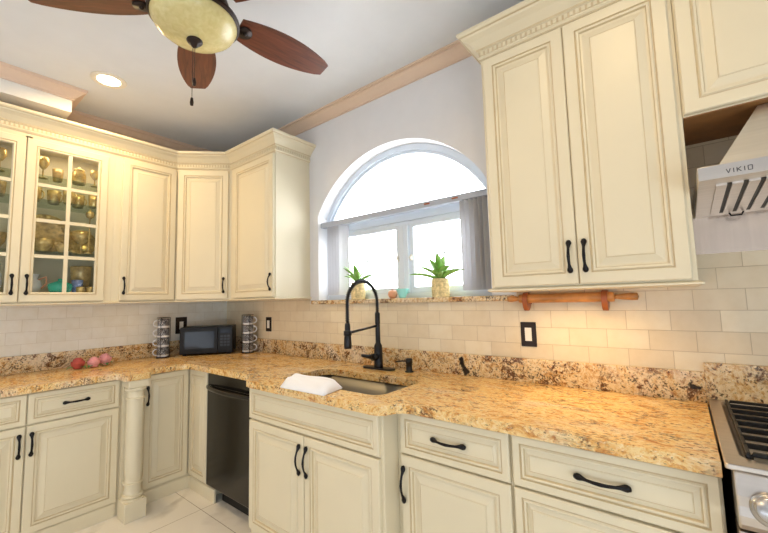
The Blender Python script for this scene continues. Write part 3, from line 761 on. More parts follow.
# mug stacks
def mug(prefix):
    m=thing('mug','patterned grey mug',"mug",(0,0,0))
    R0=.046;h=.078
    b=MB(); b.lathe([(.001,.0),(R0-.008,0),(R0-.004,.006),(R0,.014),(R0,h),(R0-.003,h),(R0-.004,.012),(.001,.008)],(0,0,0),24); b.build('cup',M['mug'],m)
    b=MB(); b.lathe([(.001,-.0005),(R0-.0075,-.0005),(R0-.0035,.006),(R0+.0006,.014),(R0+.0006,.018),(R0-.001,.018)],(0,0,0),24); b.build('foot_band',M['porcelain'],m)
    b=MB(); pts=[(R0-.002+.030*math.sin(PI*i/12),0,h*.5+.026*math.cos(PI*i/12)) for i in range(13)]
    b.tube(pts,.0048,8); b.build('handle',M['porcelain'],m)
    return m
proto=mug('')
words=['topmost','second from top','third from top','lowest']
first=True
for (cx,cy,ang,side,grp) in ((.145,-.655,math.radians(246),'left of the microwave','mugs stacked left of the microwave'),(.565,-.115,math.radians(56),'right of the microwave','mugs stacked right of the microwave')):
    rk=thing('mug_rack','black wire rack holding four grey mugs '+side,'mug rack',(cx,cy,CT))
    b=MB(); b.lathe([(.001,CT),(.052,CT),(.052,CT+.006),(.001,CT+.006)],(cx,cy,0),24); b.build('base',M['iron'],rk)
    for a in (70,180,290):
        aa=ang+math.radians(a); x,y=cx+.0505*math.cos(aa),cy+.0505*math.sin(aa)
        b=MB(); b.tube([(x,y,CT+.003),(x,y,CT+.336)],.0022,6); b.build('rod',M['iron'],rk)
    b=MB(); b.tube([(cx+.0505*math.cos(t),cy+.0505*math.sin(t),CT+.336) for t in [2*PI*i/24 for i in range(24)]],.0022,6,closed=True); b.build('ring',M['iron'],rk)
    for k in range(4):
        mg=proto if first else copy_tree(proto); first=False
        mg.location=(cx,cy,CT+.0075+(3-k)*.0805); mg.rotation_euler=(0,0,ang)
        mg['label']='grey patterned mug, %s in the stack %s'%(words[k],side); mg['group']=grp
# switch plates
def plate(name,m,label,cat,w=.078,h=.126):
    p=thing(name,label,cat,m@Vector((0,0,0)))
    b=MB(); b.T=m; b.box(-w/2,w/2,-h/2,h/2,0,.006); b.build('cover_plate',M['bronze'],p,bevel=.002)
    b=MB(); b.T=m; b.box(-.017,.017,-.034,.034,.006,.009); b.build('rocker',M['white'],p,bevel=.001)
    return p
plate('light_switch',frame_m(Vector((3.006,-.008,1.158)),BU,BW),'white rocker switch in a dark plate under the rolling pin','switch')
plate('light_switch',frame_m(Vector((.728,-.008,1.163)),BU,BW),'white rocker switch in a dark plate right of the mug stack','switch')
plate('wall_outlet',frame_m(Vector((.008,-.452,1.168)),LU,LW),'white outlet in a dark plate behind the microwave, left wall','outlet',.10,.15)
# roses
def rose(loc,mats,label,r,yaw):
    t=thing('silk_rose',label,'flower',loc,'silk roses by the left granite strip')
    x,y,z=loc
    for ring,(n,rad,hh,tilt) in enumerate(((1,.28,1.0,0),(3,.5,.98,.05),(4,.75,.92,.25),(5,1.0,.78,.5))):
        for k in range(n):
            b=MB(); a=yaw+2*PI*k/n+ring*.5
            T=Matrix.Translation((x,y,z+.004))@Matrix.Rotation(a,4,'Z')
            b.T=T; vs=[];fs=[]; nu,nv=6,5
            for j in range(nv+1):
                for i in range(nu+1):
                    u=(i/nu-.5)*(2*PI/max(n,2))*1.25; v=j/nv
                    rr_=r*rad*(.62+.38*math.sin(v*PI*.62)+tilt*.12*v*v)
                    zz=r*(hh*2.0*v*(1-.28*tilt*v)) - (abs(i/nu-.5)*2)**2*r*.06*v
                    vs.append((rr_*math.cos(u),rr_*math.sin(u),max(.001,zz)))
            for j in range(nv):
                for i in range(nu): a0=j*(nu+1)+i; fs.append((a0,a0+1,a0+nu+2,a0+nu+1))
            b.add(vs,fs,0,True); o=b.build('petal',mats,t); s_=o.modifiers.new('solid','SOLIDIFY'); s_.thickness=.0012
    for k in range(3):
        b=MB(); a=yaw+2*PI*k/3+.4; b.T=Matrix.Translation((x,y,z+.001))@Matrix.Rotation(a,4,'Z')
        vs=[];fs=[]
        for j in range(7):
            v=j/6; w=r*.45*math.sin(PI*min(.97,.08+v*.92))
            xx=r*.5+v*r*1.1; zz=.006+.012*math.sin(v*PI)
            vs+=[(xx,-w,zz+.004),(xx,0,zz),(xx,w,zz+.004)]
        for j in range(6):
            q_=j*3; fs+=[(q_,q_+1,q_+4,q_+3),(q_+1,q_+2,q_+5,q_+4)]
        b.add(vs,fs,0,True); o=b.build('leaf',M['leaf'],t); s_=o.modifiers.new('solid','SOLIDIFY'); s_.thickness=.001
rose((.215,-1.245,CT),M['rosered'],'dusky red silk rose, leftmost on the counter by the left wall',.040,.2)
rose((.225,-1.155,CT),M['rose'],'pink silk rose, middle one of three by the left wall',.037,.9)
rose((.175,-1.075,CT),M['rose'],'large pink silk rose, the one nearest the mug stack',.042,1.7)
# plants on the ledge
def plant(loc,r,h,label,leaves,scale):
    x,y,z=loc
    t=thing('potted_agave',label,'plant',loc,'potted agaves on the window ledge')
    b=MB(); prof=[(.001,0),(r*.92,0)]
    n=9
    for k in range(n):
        z0=h*k/n; rr_=r*(.94+.06*math.sin(PI*(k+.5)/n)); q_=h/n
        prof+=[(rr_-.003,z0+.1*q_),(rr_+.001,z0+.5*q_),(rr_-.003,z0+.9*q_)]
    prof+=[(r*.9,h),(r*.84,h),(r*.82,h*.88),(.001,h*.88)]
    b.lathe(prof,(x,y,z),28); b.build('basket_pot',M['jute'],t)
    b=MB(); b.lathe([(.001,h*.885),(r*.81,h*.885),(r*.8,h*.90),(.001,h*.915)],(x,y,z),20); b.build('soil',M['soil'],t)
    for (az,el,L_,w) in leaves:
        b=MB(); b.T=Matrix.Translation((x,y,z+h*.93))@Matrix.Rotation(math.radians(az),4,'Z')
        vs=[];fs=[];n=10
        for j in range(n+1):
            v=j/n; ang=math.radians(el)*(1-.45*v*(1 if el<70 else .2))
            hx_=L_*v*math.cos(math.radians(el)*(1-.25*v)); hz_=L_*v*math.sin(math.radians(el)*(1-.25*v))-.12*L_*v*v*(1 if el<60 else 0)
            ww=w*scale*(.55+.9*v-1.45*v*v*v) if v<1 else .0008
            ww=max(ww,.0008); th=.010*scale*(1-v)+.0012
            vs+=[(hx_,-ww,hz_+ww*.45),(hx_,0,hz_),(hx_,ww,hz_+ww*.45),(hx_,0,hz_-th)]
        for j in range(n):
            q_=j*4
            for k in range(4): fs.append((q_+k,q_+(k+1)%4,q_+4+(k+1)%4,q_+4+k))
        fs+=[(3,2,1,0),(n*4,n*4+1,n*4+2,n*4+3)]
        b.add(vs,fs,0,True); b.build('leaf',M['agave'],t)
lv=[(194,24,.165,.021),(344,27,.165,.024),(215,50,.13,.021),(325,48,.13,.022),(12,66,.10,.018),(160,66,.12,.018),(270,40,.11,.022),(250,72,.125,.018),(290,80,.14,.016),(100,84,.135,.016),(300,30,.12,.02)]
plant((2.475,.026,SILL1),.058,.115,'larger agave in a gold woven pot on the right of the ledge',[(a_,e_,l_*1.3,w_*1.75) for a_,e_,l_,w_ in lv],1.0)
lv2=[(180,40,.10,.018),(0,32,.12,.018),(230,62,.10,.018),(310,55,.10,.018),(270,45,.09,.018),(150,70,.11,.016),(30,72,.09,.016),(290,80,.10,.015),(200,66,.11,.016)]
plant((1.778,.032,SILL1),.056,.125,'smaller agave in a gold woven pot behind the faucet arch',[(a_,e_,l_*1.6,w_*1.9) for a_,e_,l_,w_ in lv2],.85)
# ornaments
t=thing('round_ornament','small round peach ornament on the ledge below the mullion','ornament',(2.105,.02,SILL1))
b=MB(); b.lathe([(.001,0),(.014,0),(.026,.008),(.033,.026),(.029,.046),(.016,.055),(.006,.051),(.001,.049)],(2.105,.02,SILL1),20); b.build('body',M['peachball'],t)
b=MB(); b.tube([(2.105,.02,SILL1+.048),(2.107,.015,SILL1+.058),(2.113,.012,SILL1+.064)],[.006,.005,.003],7); b.build('stem',M['bracket'],t)
t=thing('teal_cup','small pale teal cup on the ledge beside the peach ornament','cup',(2.195,.01,SILL1))
b=MB(); b.lathe([(.001,0),(.018,0),(.022,.004),(.030,.025),(.042,.055),(.044,.062),(.041,.062),(.028,.028),(.018,.008),(.001,.007)],(2.195,.01,SILL1),22); b.build('bowl',M['tealcup'],t)
b=MB(); b.tube([(2.230,.01,SILL1+.05),(2.247,.01,SILL1+.058),(2.250,.01,SILL1+.040),(2.230,.01,SILL1+.03)],.004,7); b.build('handle',M['tealcup'],t)
# rolling pin and its brackets
ry,rz=-.062,1.343
for k,(xx,lab) in enumerate(((3.022,'reddish wooden ring bracket holding the left end of the rolling pin'),(3.372,'reddish wooden ring bracket holding the right end of the rolling pin'))):
    t=thing('rolling_pin_bracket',lab,'bracket',(xx,-.01,rz-.08),'rolling pin brackets')
    b=MB(); n=28; ri=.0235; vs=[];fs=[]
    for i in range(n):
        a=2*PI*i/n; s_,c_=math.sin(a),math.cos(a)
        oy=ry+.037*c_; oz=rz+(.032*s_ if s_>0 else .062*s_*(1-.0*s_))
        for x_ in (xx-.012,xx+.012): vs+=[(x_,oy,oz),(x_,ry+ri*c_,rz+ri*s_)]
    for i in range(n):
        a=i*4; c_=((i+1)%n)*4
        fs+=[(a,c_,c_+1,a+1),(a+2,a+3,c_+3,c_+2),(a,a+2,c_+2,c_),(a+1,c_+1,c_+3,a+3)]
    b.add(vs,fs,0,False); b.build('ring',M['bracket'],t,bevel=.003)
    b=MB(); b.box(xx-.010,xx+.010,ry+.030,-.0085,rz-.03,rz+.022); b.build('wall_block',M['bracket'],t,bevel=.003)
t=thing('rolling_pin','honey wood rolling pin hung under the double wall cabinet','rolling pin',(3.2,ry,rz-.022))
def xl(b,prof,n=20):
    b.T=Matrix.Translation((0,ry,rz))@Matrix.Rotation(PI/2,4,'Y'); b.lathe([(r_,x_) for x_,r_ in prof],(0,0,0),n)
b=MB(); xl(b,[(2.985,.008),(2.987,.021),(2.995,.0225),(3.40,.0225),(3.408,.021),(3.41,.008)]); b.build('roller',M['pin'],t)
b=MB(); xl(b,[(2.925,.002),(2.927,.015),(2.945,.0165),(2.965,.014),(2.980,.010),(2.985,.010)]); b.build('grip',M['pin'],t)
b=MB(); xl(b,[(3.41,.010),(3.42,.010),(3.44,.0135),(3.475,.0165),(3.495,.0155),(3.50,.002)]); b.build('grip',M['pin'],t)

# ------------------------------------------------------------------ glassware in the glass cabinet
S=[2.263,2.096,1.743,ZB+.0745]
def lathe_thing(name,prof,m,loc,label,cat,grp,n=20,extra=None):
    b=MB(); b.lathe(prof,(0,0,0),n); t=thing(name,label,cat,loc,grp) if extra else None
    b.T=Matrix.Identity(4)
    for i in range(len(b.v)): b.v[i]=b.v[i]+Vector(loc)
    if extra:
        b.build('bowl',m,t); extra(t,loc); return t
    o=b.build(name,m,loc=loc); return tag(o,label,cat,grp)
def cupprof(r,h): return [(.001,0),(r*.7,0),(r*.8,h*.05),(r*.92,h*.4),(r,h),(r-.003,h),(r*.85,h*.4),(r*.7,h*.08),(.001,h*.07)]
def gobprof(r,h): return [(.001,0),(r*.8,0),(r*.78,.004),(r*.16,.012),(r*.13,h*.42),(r*.5,h*.5),(r,h*.72),(r*.92,h),(r*.92-.003,h),(r*.9,h*.72),(r*.4,h*.53),(.001,h*.5)]
def bowlprof(r,h): return [(.001,0),(r*.4,0),(r*.45,.006),(r*.85,h*.5),(r,h),(r-.004,h),(r*.8,h*.5),(r*.38,.012),(.001,.010)]
def jarprof(r,h): return [(.001,0),(r*.8,0),(r,h*.1),(r,h*.6),(r*.7,h*.72),(r*.75,h*.76),(r*.8,h*.78),(r*.5,h*.88),(r*.15,h*.92),(r*.18,h*.97),(.001,h)]
def jugprof(r,h): return [(.001,0),(r*.6,0),(r*.7,h*.05),(r,h*.35),(r*.85,h*.65),(r*.6,h*.8),(r*.75,h),(r*.75-.003,h),(r*.56,h*.8),(r*.8,h*.6),(r*.9,h*.35),(.001,h*.06)]
def ear(r,h):
    def f(t,loc):
        b=MB(); x,y,z=loc; pts=[(x+(r*.95+r*.6*math.sin(PI*i/10))*.6,y+(r*.95+r*.6*math.sin(PI*i/10))*.8,z+h*.5+h*.32*math.cos(PI*i/10)) for i in range(11)]
        b.tube(pts,.004,6); b.build('handle',M['gold'],t)
    return f
g1_='gold cups on the top glass shelf'; g2_='gold cups on the second glass shelf'
lathe_thing('gold_goblet',gobprof(.033,.15),M['gold'],(.20,-1.485,S[0]),'tall gold goblet, leftmost on the top shelf of the right glass door','goblet',g1_)
lathe_thing('gold_cup',cupprof(.032,.09),M['amber'],(.17,-1.40,S[0]),'amber cup beside the tall goblet on the top glass shelf','cup',g1_)
lathe_thing('gold_jar',jarprof(.042,.135),M['gold'],(.20,-1.285,S[0]),'lidded gold jar on the top glass shelf, right pane','jar',g1_)
lathe_thing('gold_goblet',gobprof(.03,.12),M['gold'],(.22,-1.195,S[0]),'small gold goblet, rightmost on the top glass shelf','goblet',g1_)
pos=[(.20,-1.52),(.17,-1.415),(.24,-1.345),(.16,-1.275),(.23,-1.195)]
nm=['leftmost','second from left','third from left','fourth from left','rightmost']
for k,(x,y) in enumerate(pos):
    lathe_thing('gold_cup',cupprof(.036+.004*(k%2),.095),M['gold'] if k!=0 else M['amber'],(x,y,S[1]),'gold cup on the second glass shelf, %s of the row'%nm[k],'cup',g2_,extra=ear(.034,.09))
# plates standing on the third shelf
def standing_plate(y,r,m,label,x=.10):
    b=MB(); b.T=Matrix.Translation((x,y,S[2]+r*.985))@Matrix.Rotation(math.radians(78),4,'Y')
    b.lathe([(.001,0),(r*.6,0),(r*.66,.006),(r,.016),(r,.02),(r*.64,.011),(r*.58,.004),(.001,.004)],(0,0,0),30)
    for k in range(24):
        a=2*PI*k/24; T=b.T; b.T=T@Matrix.Rotation(a,4,'Z'); b.box(r*.68,r*.97,-.004,.004,.008,.022); b.T=T
    tag(b.build('gold_plate',m),label,'plate','gold plates standing on the third shelf')
standing_plate(-1.44,.145,M['amber'],'large ribbed gold plate standing behind the left panes')
standing_plate(-1.235,.10,M['gold'],'smaller ribbed gold plate standing behind the right panes',.08)
lathe_thing('gold_bowl',bowlprof(.07,.085),M['gold'],(.22,-1.475,S[2]),'round gold bowl on the third glass shelf, left pane','bowl','gold bowls on the third shelf')
lathe_thing('gold_bowl',bowlprof(.045,.06),M['amber'],(.24,-1.37,S[2]),'small amber bowl on the third glass shelf near the muntin','bowl','gold bowls on the third shelf')
lathe_thing('gold_compote',gobprof(.06,.17),M['gold'],(.2,-1.255,S[2]),'footed gold compote on the third glass shelf, right pane','compote',None)
b=MB(); b.lathe([(.001,0),(.02,0),(.02,.004),(.008,.012),(.008,.03)],(.22,-1.27,S[1]-.12),14); 
b=MB(); b.ball((.24,-1.262,S[2]+.305),.026,16)
b.tube([(.24,-1.262,S[2]+.175),(.24,-1.262,S[2]+.285)],.004,8); b.lathe([(.001,S[2]+.17),(.024,S[2]+.17),(.024,S[2]+.175),(.004,S[2]+.18)],(.24,-1.262,0),14)
b.v=[v-Vector((0,0,.17-.001+.0)) if False else v for v in b.v]
# the gold ball ornament stands on a tall stem beside the compote
b=MB(); x_,y_=.27,-1.225; b.lathe([(.001,0),(.028,0),(.026,.006),(.005,.012),(.004,.26),(.012,.265),(.022,.272),(.028,.29),(.022,.308),(.010,.316),(.004,.33),(.001,.332)],(x_,y_,S[2]),18)
tag(b.build('gold_finial_ornament',M['gold']),'gold ball ornament on a thin stem in the right panes','ornament')
# bottom row
def jugh(t,loc):
    x,y,z=loc; b=MB(); b.tube([(x+.03,y+.04,z+.10),(x+.05,y+.075,z+.12),(x+.05,y+.08,z+.075),(x+.035,y+.055,z+.04)],.006,8); b.build('handle',M['peachball'],t)
lathe_thing('white_pitcher',jugprof(.068,.14),M['porcelain'],(.15,-1.515,S[3]),'white pitcher on the cabinet floor, left pane','pitcher',None,extra=jugh)
lathe_thing('teal_bowl',[(.001,0),(.035,0),(.06,.02),(.068,.055),(.062,.07),(.03,.085),(.012,.092),(.014,.104),(.001,.108)],M['teal'],(.25,-1.372,S[3]),'teal lidded bowl beside the white pitcher','bowl',None)
lathe_thing('blue_cup',cupprof(.034,.10),M['blueware'],(.24,-1.275,S[3]),'blue and white cup right of the centre muntin','cup',None)
lathe_thing('gold_urn',[(.001,0),(.045,0),(.05,.01),(.03,.03),(.055,.07),(.062,.16),(.066,.20),(.062,.205),(.055,.16),(.001,.06)],M['amber'],(.14,-1.235,S[3]),'large amber urn on the cabinet floor, right pane','urn',None)
for k,(y,lab) in enumerate(((-1.262,'left of the pair'),(-1.205,'right of the pair'))):
    lathe_thing('gold_cup',cupprof(.027,.05),M['gold'],(.27,y,S[3]),'small gold cup in front of the amber urn, '+lab,'cup','small cups before the amber urn')
# behind the left glass door, only an edge is in the picture
lathe_thing('gold_goblet',gobprof(.034,.15),M['gold'],(.2,-1.70,S[0]),'tall gold goblet on the top shelf behind the left glass door','goblet',g1_)
lathe_thing('gold_cup',cupprof(.04,.095),M['amber'],(.2,-1.70,S[1]),'amber cup on the second shelf behind the left glass door','cup',g2_)
lathe_thing('gold_bowl',bowlprof(.07,.11),M['amber'],(.2,-1.71,S[2]),'amber bowl behind the left glass door','bowl','gold bowls on the third shelf')
lathe_thing('white_vase',jugprof(.05,.2),M['porcelain'],(.2,-1.70,S[3]),'white vase on the cabinet floor behind the left glass door','vase',None)

# ------------------------------------------------------------------ hood and range
hl,hr=3.712,4.47
h=thing('range_hood','stainless range hood with baffle filters under the short cabinet','range hood',((hl+hr)/2,-.25,1.51))
b=MB(); yf=-.50
# canopy shell: fascia, sides, rear, sloping top
zf0,zf1=1.700,1.744
b.add([(hl,yf,zf0),(hr,yf,zf0),(hr,yf,zf1),(hl,yf,zf1),(hl,-.012,1.66),(hr,-.012,1.66),(hr,-.012,zf1),(hl,-.012,zf1)],
      [(0,1,2,3),(0,3,7,4),(1,5,6,2),(4,7,6,5),(3,2,6,7),(0,4,5,1)])
b.build('canopy',M['steel'],h,bevel=.002)
b=MB(); bl,br=hl+.052,hr-.052; tl,tr=hl+.178,hr-.178
b.add([(bl,yf+.015,zf1),(br,yf+.015,zf1),(br,-.012,zf1),(bl,-.012,zf1),(tl,-.30,hz-.004),(tr,-.30,hz-.004),(tr,-.012,hz-.004),(tl,-.012,hz-.004)],
      [(0,1,5,4),(1,2,6,5),(2,3,7,6),(3,0,4,7),(4,5,6,7),(3,2,1,0)])
b.build('sloped_top',M['steelsoft'],h)
# baffle filters follow the sloping underside
def under(y): return zf0+(y-yf)/(-.012-yf)*(1.66-zf0)
nb=15; x=hl+.045
while x<hr-.06:
    b=MB(); y0,y1=yf+.06,-.06
    for (xa_,xb_,dz,mi) in ((x,x+.026,-.006,0),(x+.026,x+.038,-.002,1)):
        b.add([(xa_,y0,under(y0)+dz),(xb_,y0,under(y0)+dz),(xb_,y1,under(y1)+dz),(xa_,y1,under(y1)+dz),(xa_,y0,under(y0)+.004),(xb_,y0,under(y0)+.004),(xb_,y1,under(y1)+.004),(xa_,y1,under(y1)+.004)],
          [(0,3,2,1),(4,5,6,7),(0,1,5,4),(1,2,6,5),(2,3,7,6),(3,0,4,7)],mi)
    b.build('baffle_slat',[M['steel'],M['dwdark']],h); x+=.038
b=MB()
for ya in (-.075,): b.tube([(hl+.10,-.072,under(-.072)-.008),(hl+.105,-.072,under(-.072)-.02),(hl+.135,-.072,under(-.072)-.02),(hl+.14,-.072,under(-.072)-.008)],.003,6)
b.build('filter_pull',M['iron'],h)
b=MB(); b.lathe([(.03,0),(.03,.004),(.001,.004)],(hl+.24,yf+.035,under(yf+.035)-.004),20); b.build('hood_lamp',emis('hood_lamp_lens',(255,250,240),4),h)
b=MB(); b.box(hl-.012,hr,-.0115,-.0085,1.508,1.66); b.build('wall_panel',M['steelv'],h)
# raised lettering on the fascia
def letter(ch,x0,z0,w,hh):
    seg={'V':[((0,1),(.5,0)),((.5,0),(1,1))],'I':[((.5,0),(.5,1))],'K':[((0,0),(0,1)),((0,.45),(1,1)),((.2,.55),(1,0))],'R':[((0,0),(0,1)),((0,1),(1,.85)),((1,.85),(1,.6)),((1,.6),(0,.5)),((.3,.5),(1,0))],
         'O':[((0,0),(0,1)),((0,1),(1,1)),((1,1),(1,0)),((1,0),(0,0))]}[ch]
    b=MB()
    for (a,c_) in seg: b.tube([(x0+a[0]*w,yf-.0008,z0+a[1]*hh),(x0+c_[0]*w,yf-.0008,z0+c_[1]*hh)],.0011,6)
    return b
bb=MB(); x=hl+.067
for ch in 'VIKIO':
    w=.009 if ch!='I' else .004
    q_=letter(ch,x,1.712,w,.013); bb.add(q_.v,q_.f); x+=w+.0055
bb.build('logo_lettering',M['logo'],h)

rl,rr2=3.697,4.46
rg=thing('gas_range','stainless gas range with black grates at the right edge','range',((rl+rr2)/2,-.38,0))
b=MB(); b.box(rl+.015,rr2-.015,-.66,-.035,.0,.9195); b.build('body',M['dwdark'],rg)
# top deck: rim with a recessed well
RF=-.748
def deck():
    b=MB(); zt_=.934
    o_=rr(rl,RF,rr2,-.034,.006,2); i_=rr(rl+.034,RF+.062,rr2-.034,-.062,.018,2)
    w_=rr(rl+.040,RF+.068,rr2-.040,-.068,.016,2)
    Ls=[(o_,.920),(o_,zt_),(i_,zt_),(w_,zt_-.008)]; n=len(o_); vs=[];fs=[]
    for lp_,z in Ls: vs+=[(p[0],p[1],z) for p in lp_]
    for k in range(3):
        for i in range(n): fs.append((k*n+i,k*n+(i+1)%n,(k+1)*n+(i+1)%n,(k+1)*n+i))
    fs+=[[3*n+i for i in range(n)],[i for i in range(n)][::-1]]
    b.add(vs,fs); return b.build('cooktop',M['steel'],rg,bevel=.003)
deck()
# sloping control panel with rounded nose
prof=[(-.66,.895),(RF-.002,.895),(RF-.006,.925),(RF-.004,.933)]
prof=[(-.6605,.9185),(RF+.006,.9185),(RF+.002,.914),(RF-.012,.868),(RF-.026,.85),(RF-.032,.83),(RF-.03,.81),(RF-.018,.795),(RF+.01,.787),(-.6605,.785)]
b=MB(); b.prism(prof,rl+.014,rr2-.014,'x',smooth=False); cp=b.build('control_panel',M['steel'],rg,bevel=.004)
nv=Vector((0,-.95,.30)).normalized()
for k in range(5):
    kx=rl+.070+k*.155; base=Vector((kx,RF-.022,.853))
    q=Vector((0,0,1)).rotation_difference(nv).to_matrix().to_4x4()
    b=MB(); b.T=Matrix.Translation(base)@q
    b.lathe([(.001,0),(.036,0),(.036,.006),(.030,.010),(.027,.012),(.027,.026),(.024,.030),(.001,.030)],(0,0,0),26); kb=b.build('knob',M['knobm'],rg)
    b=MB(); b.T=Matrix.Translation(base)@q; b.box(-.005,.005,-.026,.026,.029,.038); b.build('knob_grip',M['knobm'],kb,bevel=.002)
b=MB(); b.box(rl+.014,rr2-.014,-.735,-.66,.16,.775); od=b.build('oven_door',M['steelv'],rg,bevel=.004)
b=MB(); b.tube([(rl+.06,-.78,.70),(rr2-.06,-.78,.70)],.012,10); b.box(rl+.07,rl+.09,-.78,-.735,.69,.71); b.box(rr2-.09,rr2-.07,-.78,-.735,.69,.71); b.build('handle',M['steel'],od)
# grates: three cast frames with fingers
gx0,gx1=rl+.046,rr2-.046; gw=(gx1-gx0-.008)/3
for k in range(3):
    a=gx0+k*(gw+.004); e=a+gw; ya,yb=RF+.074,-.074
    b=MB(); z0,z1=.936,.946
    b.box(a,a+.009,ya,yb,z0,z1); b.box(e-.009,e,ya,yb,z0,z1); b.box(a+.014,e-.014,ya,ya+.014,z0,z1); b.box(a+.014,e-.014,yb-.014,yb,z0,z1)
    for q_ in range(7):
        y=ya+.075+q_*(yb-ya-.15)/6; b.box(a+.003,e-.003,y-.0045,y+.0045,z0-.002,z1+.002)
    for (x_,y_) in ((a,ya),(e-.014,ya),(a,yb-.014),(e-.014,yb-.014)): b.box(x_,x_+.014,y_,y_+.014,.9262,z0)
    b.build('grate',M['grate'],rg,bevel=.002)
for (x_,y_) in ((.2,.18),(.2,.48),(.38,.33),(.56,.18),(.56,.48)):
    b=MB(); b.lathe([(.045,.9265),(.045,.930),(.034,.931),(.034,.934),(.001,.935)],(rl+x_,RF+y_+.02,0),22); b.build('burner',M['grate'],rg)

# ------------------------------------------------------------------ ceiling fan
FX,FY,FZ=2.103,-1.325,2.622
fan=thing('ceiling_fan','five blade brown ceiling fan with alabaster bowl light','ceiling fan',(FX,FY,CEIL))
b=MB(); b.lathe([(.07,CEIL-.001),(.07,CEIL-.02),(.055,CEIL-.055),(.02,CEIL-.065)],(FX,FY,0),28); b.build('canopy',M['bronzefan'],fan)
b=MB(); b.tube([(FX,FY,CEIL-.06),(FX,FY,2.71)],.013,12); b.build('downrod',M['bronzefan'],fan)
b=MB(); b.lathe([(.03,2.72),(.08,2.71),(.125,2.68),(.135,2.65),(.13,2.612),(.11,2.598),(.12,2.592),(.165,2.585),(.178,2.577),(.178,2.562),(.168,2.558)],(FX,FY,0),40); b.build('motor_housing',M['bronzefan'],fan)
b=MB(); b.lathe([(.168,2.562),(.167,2.550),(.155,2.526),(.127,2.502),(.09,2.485),(.045,2.475),(.001,2.473)],(FX,FY,0),44); b.build('light_bowl',M['bowl'],fan)
b=MB(); b.lathe([(.030,2.477),(.032,2.469),(.026,2.461),(.016,2.457),(.013,2.447),(.004,2.441),(.001,2.441)],(FX,FY,0),20); b.build('finial',M['bronzefan'],fan)
for (dx,dy,zl) in ((.004,0,2.27),(-.006,-.004,2.185)):
    b=MB(); b.tube([(FX+dx,FY+dy,2.441),(FX+dx,FY+dy,zl+.035)],.0012,6); ch=b.build('pull_chain',M['chain'],fan)
    b=MB(); b.lathe([(.001,zl),(.006,zl+.002),(.0075,zl+.015),(.005,zl+.034),(.001,zl+.037)],(FX+dx,FY+dy,0),12); b.build('pull_fob',M['bronzefan'],ch)
A0=81.8
for k in range(5):
    a=math.radians(A0+72*k); T=Matrix.Translation((FX,FY,FZ))@Matrix.Rotation(a,4,'Z')@Matrix.Rotation(math.radians(-10),4,'X')
    b=MB(); b.T=T
    out=[]; n=16
    for i in range(n+1):
        u=i/n; x_=.185+u*.475; w=.034+.058*math.sin(PI*min(1,(.10+.88*u)))**.75
        if u>.94: w=w*.92
        out.append((x_,w))
    poly=out+[(x_,-w) for x_,w in reversed(out)]
    bl=MB(); bl.prism(poly,-.004,.004,'z'); 
    me_o=bl.build('blade',M['blade'],None,loc=(0,0,0)); me_o.parent=fan
    me_o.matrix_local=Matrix.Translation((0,0,FZ-CEIL))@Matrix.Rotation(a,4,'Z')@Matrix.Rotation(math.radians(-10),4,'X')
    b.box(.11,.20,-.016,.016,-.012,-.0045); b.lathe([(.001,-.012),(.034,-.012),(.034,-.0045),(.001,-.0045)],(.215,0,0),18)
    b.ball((.215,0,-.013),.010,10); b.build('blade_iron',M['bronzefan'],fan)
# recessed light
lx,ly=.722,-1.262
t=thing('recessed_light','lit recessed ceiling light near the soffit corner','light',(lx,ly,CEIL-.004))
b=MB(); b.lathe([(.066,CEIL-.003),(.070,CEIL-.007),(.098,CEIL-.006),(.102,CEIL-.0005),(.066,CEIL-.0005)],(lx,ly,0),36,closed=True); b.build('trim_ring',M['cantrim'],t)
b=MB(); b.lathe([(.001,CEIL-.0035),(.066,CEIL-.0035),(.066,CEIL-.001),(.001,CEIL-.001)],(lx,ly,0),32); b.build('lens',M['canlens'],t)

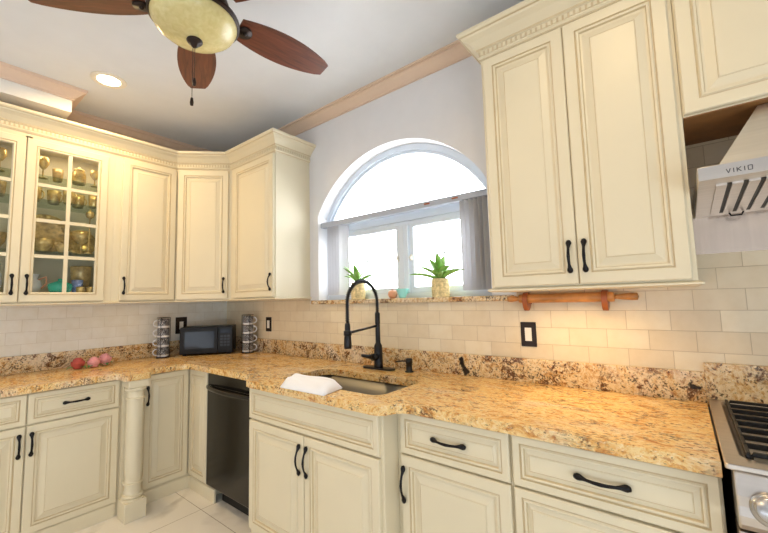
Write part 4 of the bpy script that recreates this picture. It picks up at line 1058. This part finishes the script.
# ------------------------------------------------------------------ light
def area(name,loc,size,energy,col,rot=(0,0,0),sy=None,spread=180):
    l=bpy.data.lights.new(name,'AREA'); l.energy=energy; l.color=col; l.size=size
    if sy: l.shape='RECTANGLE'; l.size_y=sy
    l.spread=math.radians(spread)
    o=bpy.data.objects.new(name,l); C.objects.link(o); o.location=loc; o.rotation_euler=rot; return o
WARM=(1,.70,.34); DAY=(.76,.88,1.0)
for i,(x,y,e) in enumerate(((.72,-1.262,10),(2.2,-2.6,9),(3.5,-1.25,7),(.95,-2.9,5))):  # first sits at the recessed light; the rest are added out of view, no fixtures
    area('ceiling_light',(x,y,CEIL-.02),.13,e,WARM,spread=165)
area('under_cabinet_light',(3.27,-.235,ZB-.006),.42,1.55,(1,.70,.34),sy=.04,spread=150)
area('under_cabinet_light',(.22,-.9,ZB-.006),.04,.2,(1,.74,.42),sy=.4)
area('under_cabinet_light',(.9,-.22,ZB-.006),.5,.15,(1,.74,.42),sy=.04)  # weak fill added to lift the back tile near the corner
area('cabinet_interior_fill',(.2,-1.36,ZT-.03),.06,1.2,(1,.82,.55),sy=.5)  # fill added inside the glass cabinet to brighten the glassware
area('rear_wall_daylight_fill',(2.4,YR+.02,1.1),4.2,40,DAY,(math.radians(122),0,0),sy=2.0)  # area lamp added as daylight; the rear wall is closed, without a window
area('right_wall_daylight_fill',(XR-.02,-3.2,1.1),3.2,76,(.76,.89,1.0),(math.radians(103),0,math.radians(90)),sy=1.8)  # added cool fill standing in for daylight; no window in the right wall
w=bpy.data.worlds.new('sky'); bpy.context.scene.world=w; w.use_nodes=True
bg=w.node_tree.nodes['Background']; bg.inputs[0].default_value=(.92,.96,1,1); bg.inputs[1].default_value=9.0

# ------------------------------------------------------------------ camera
cam=bpy.data.cameras.new('camera'); co_=bpy.data.objects.new('camera',cam); C.objects.link(co_)
yaw,pitch,roll=[math.radians(v) for v in (38.2635,5.0337,-1.4723)]
F=Vector((-math.sin(yaw)*math.cos(pitch),math.cos(yaw)*math.cos(pitch),math.sin(pitch)))
R=Vector((math.cos(yaw),math.sin(yaw),0)); U=R.cross(F)
R2=R*math.cos(roll)+U*math.sin(roll); U2=-R*math.sin(roll)+U*math.cos(roll)
m=Matrix.Identity(4)
for i in range(3): m[i][0]=R2[i]; m[i][1]=U2[i]; m[i][2]=-F[i]
m[0][3],m[1][3],m[2][3]=3.64418,-2.01928,1.35718
co_.matrix_world=m
cam.sensor_fit='HORIZONTAL'; cam.sensor_width=36; cam.lens=374.36/768*36; cam.clip_start=.02
sc=bpy.context.scene; sc.camera=co_
sc.view_settings.view_transform='Standard'; sc.view_settings.look='None'; sc.view_settings.gamma=1; sc.view_settings.exposure=.2
sc.view_settings.use_curve_mapping=False
sc.cycles.use_denoising=True; sc.cycles.max_bounces=8; sc.cycles.sample_clamp_indirect=6
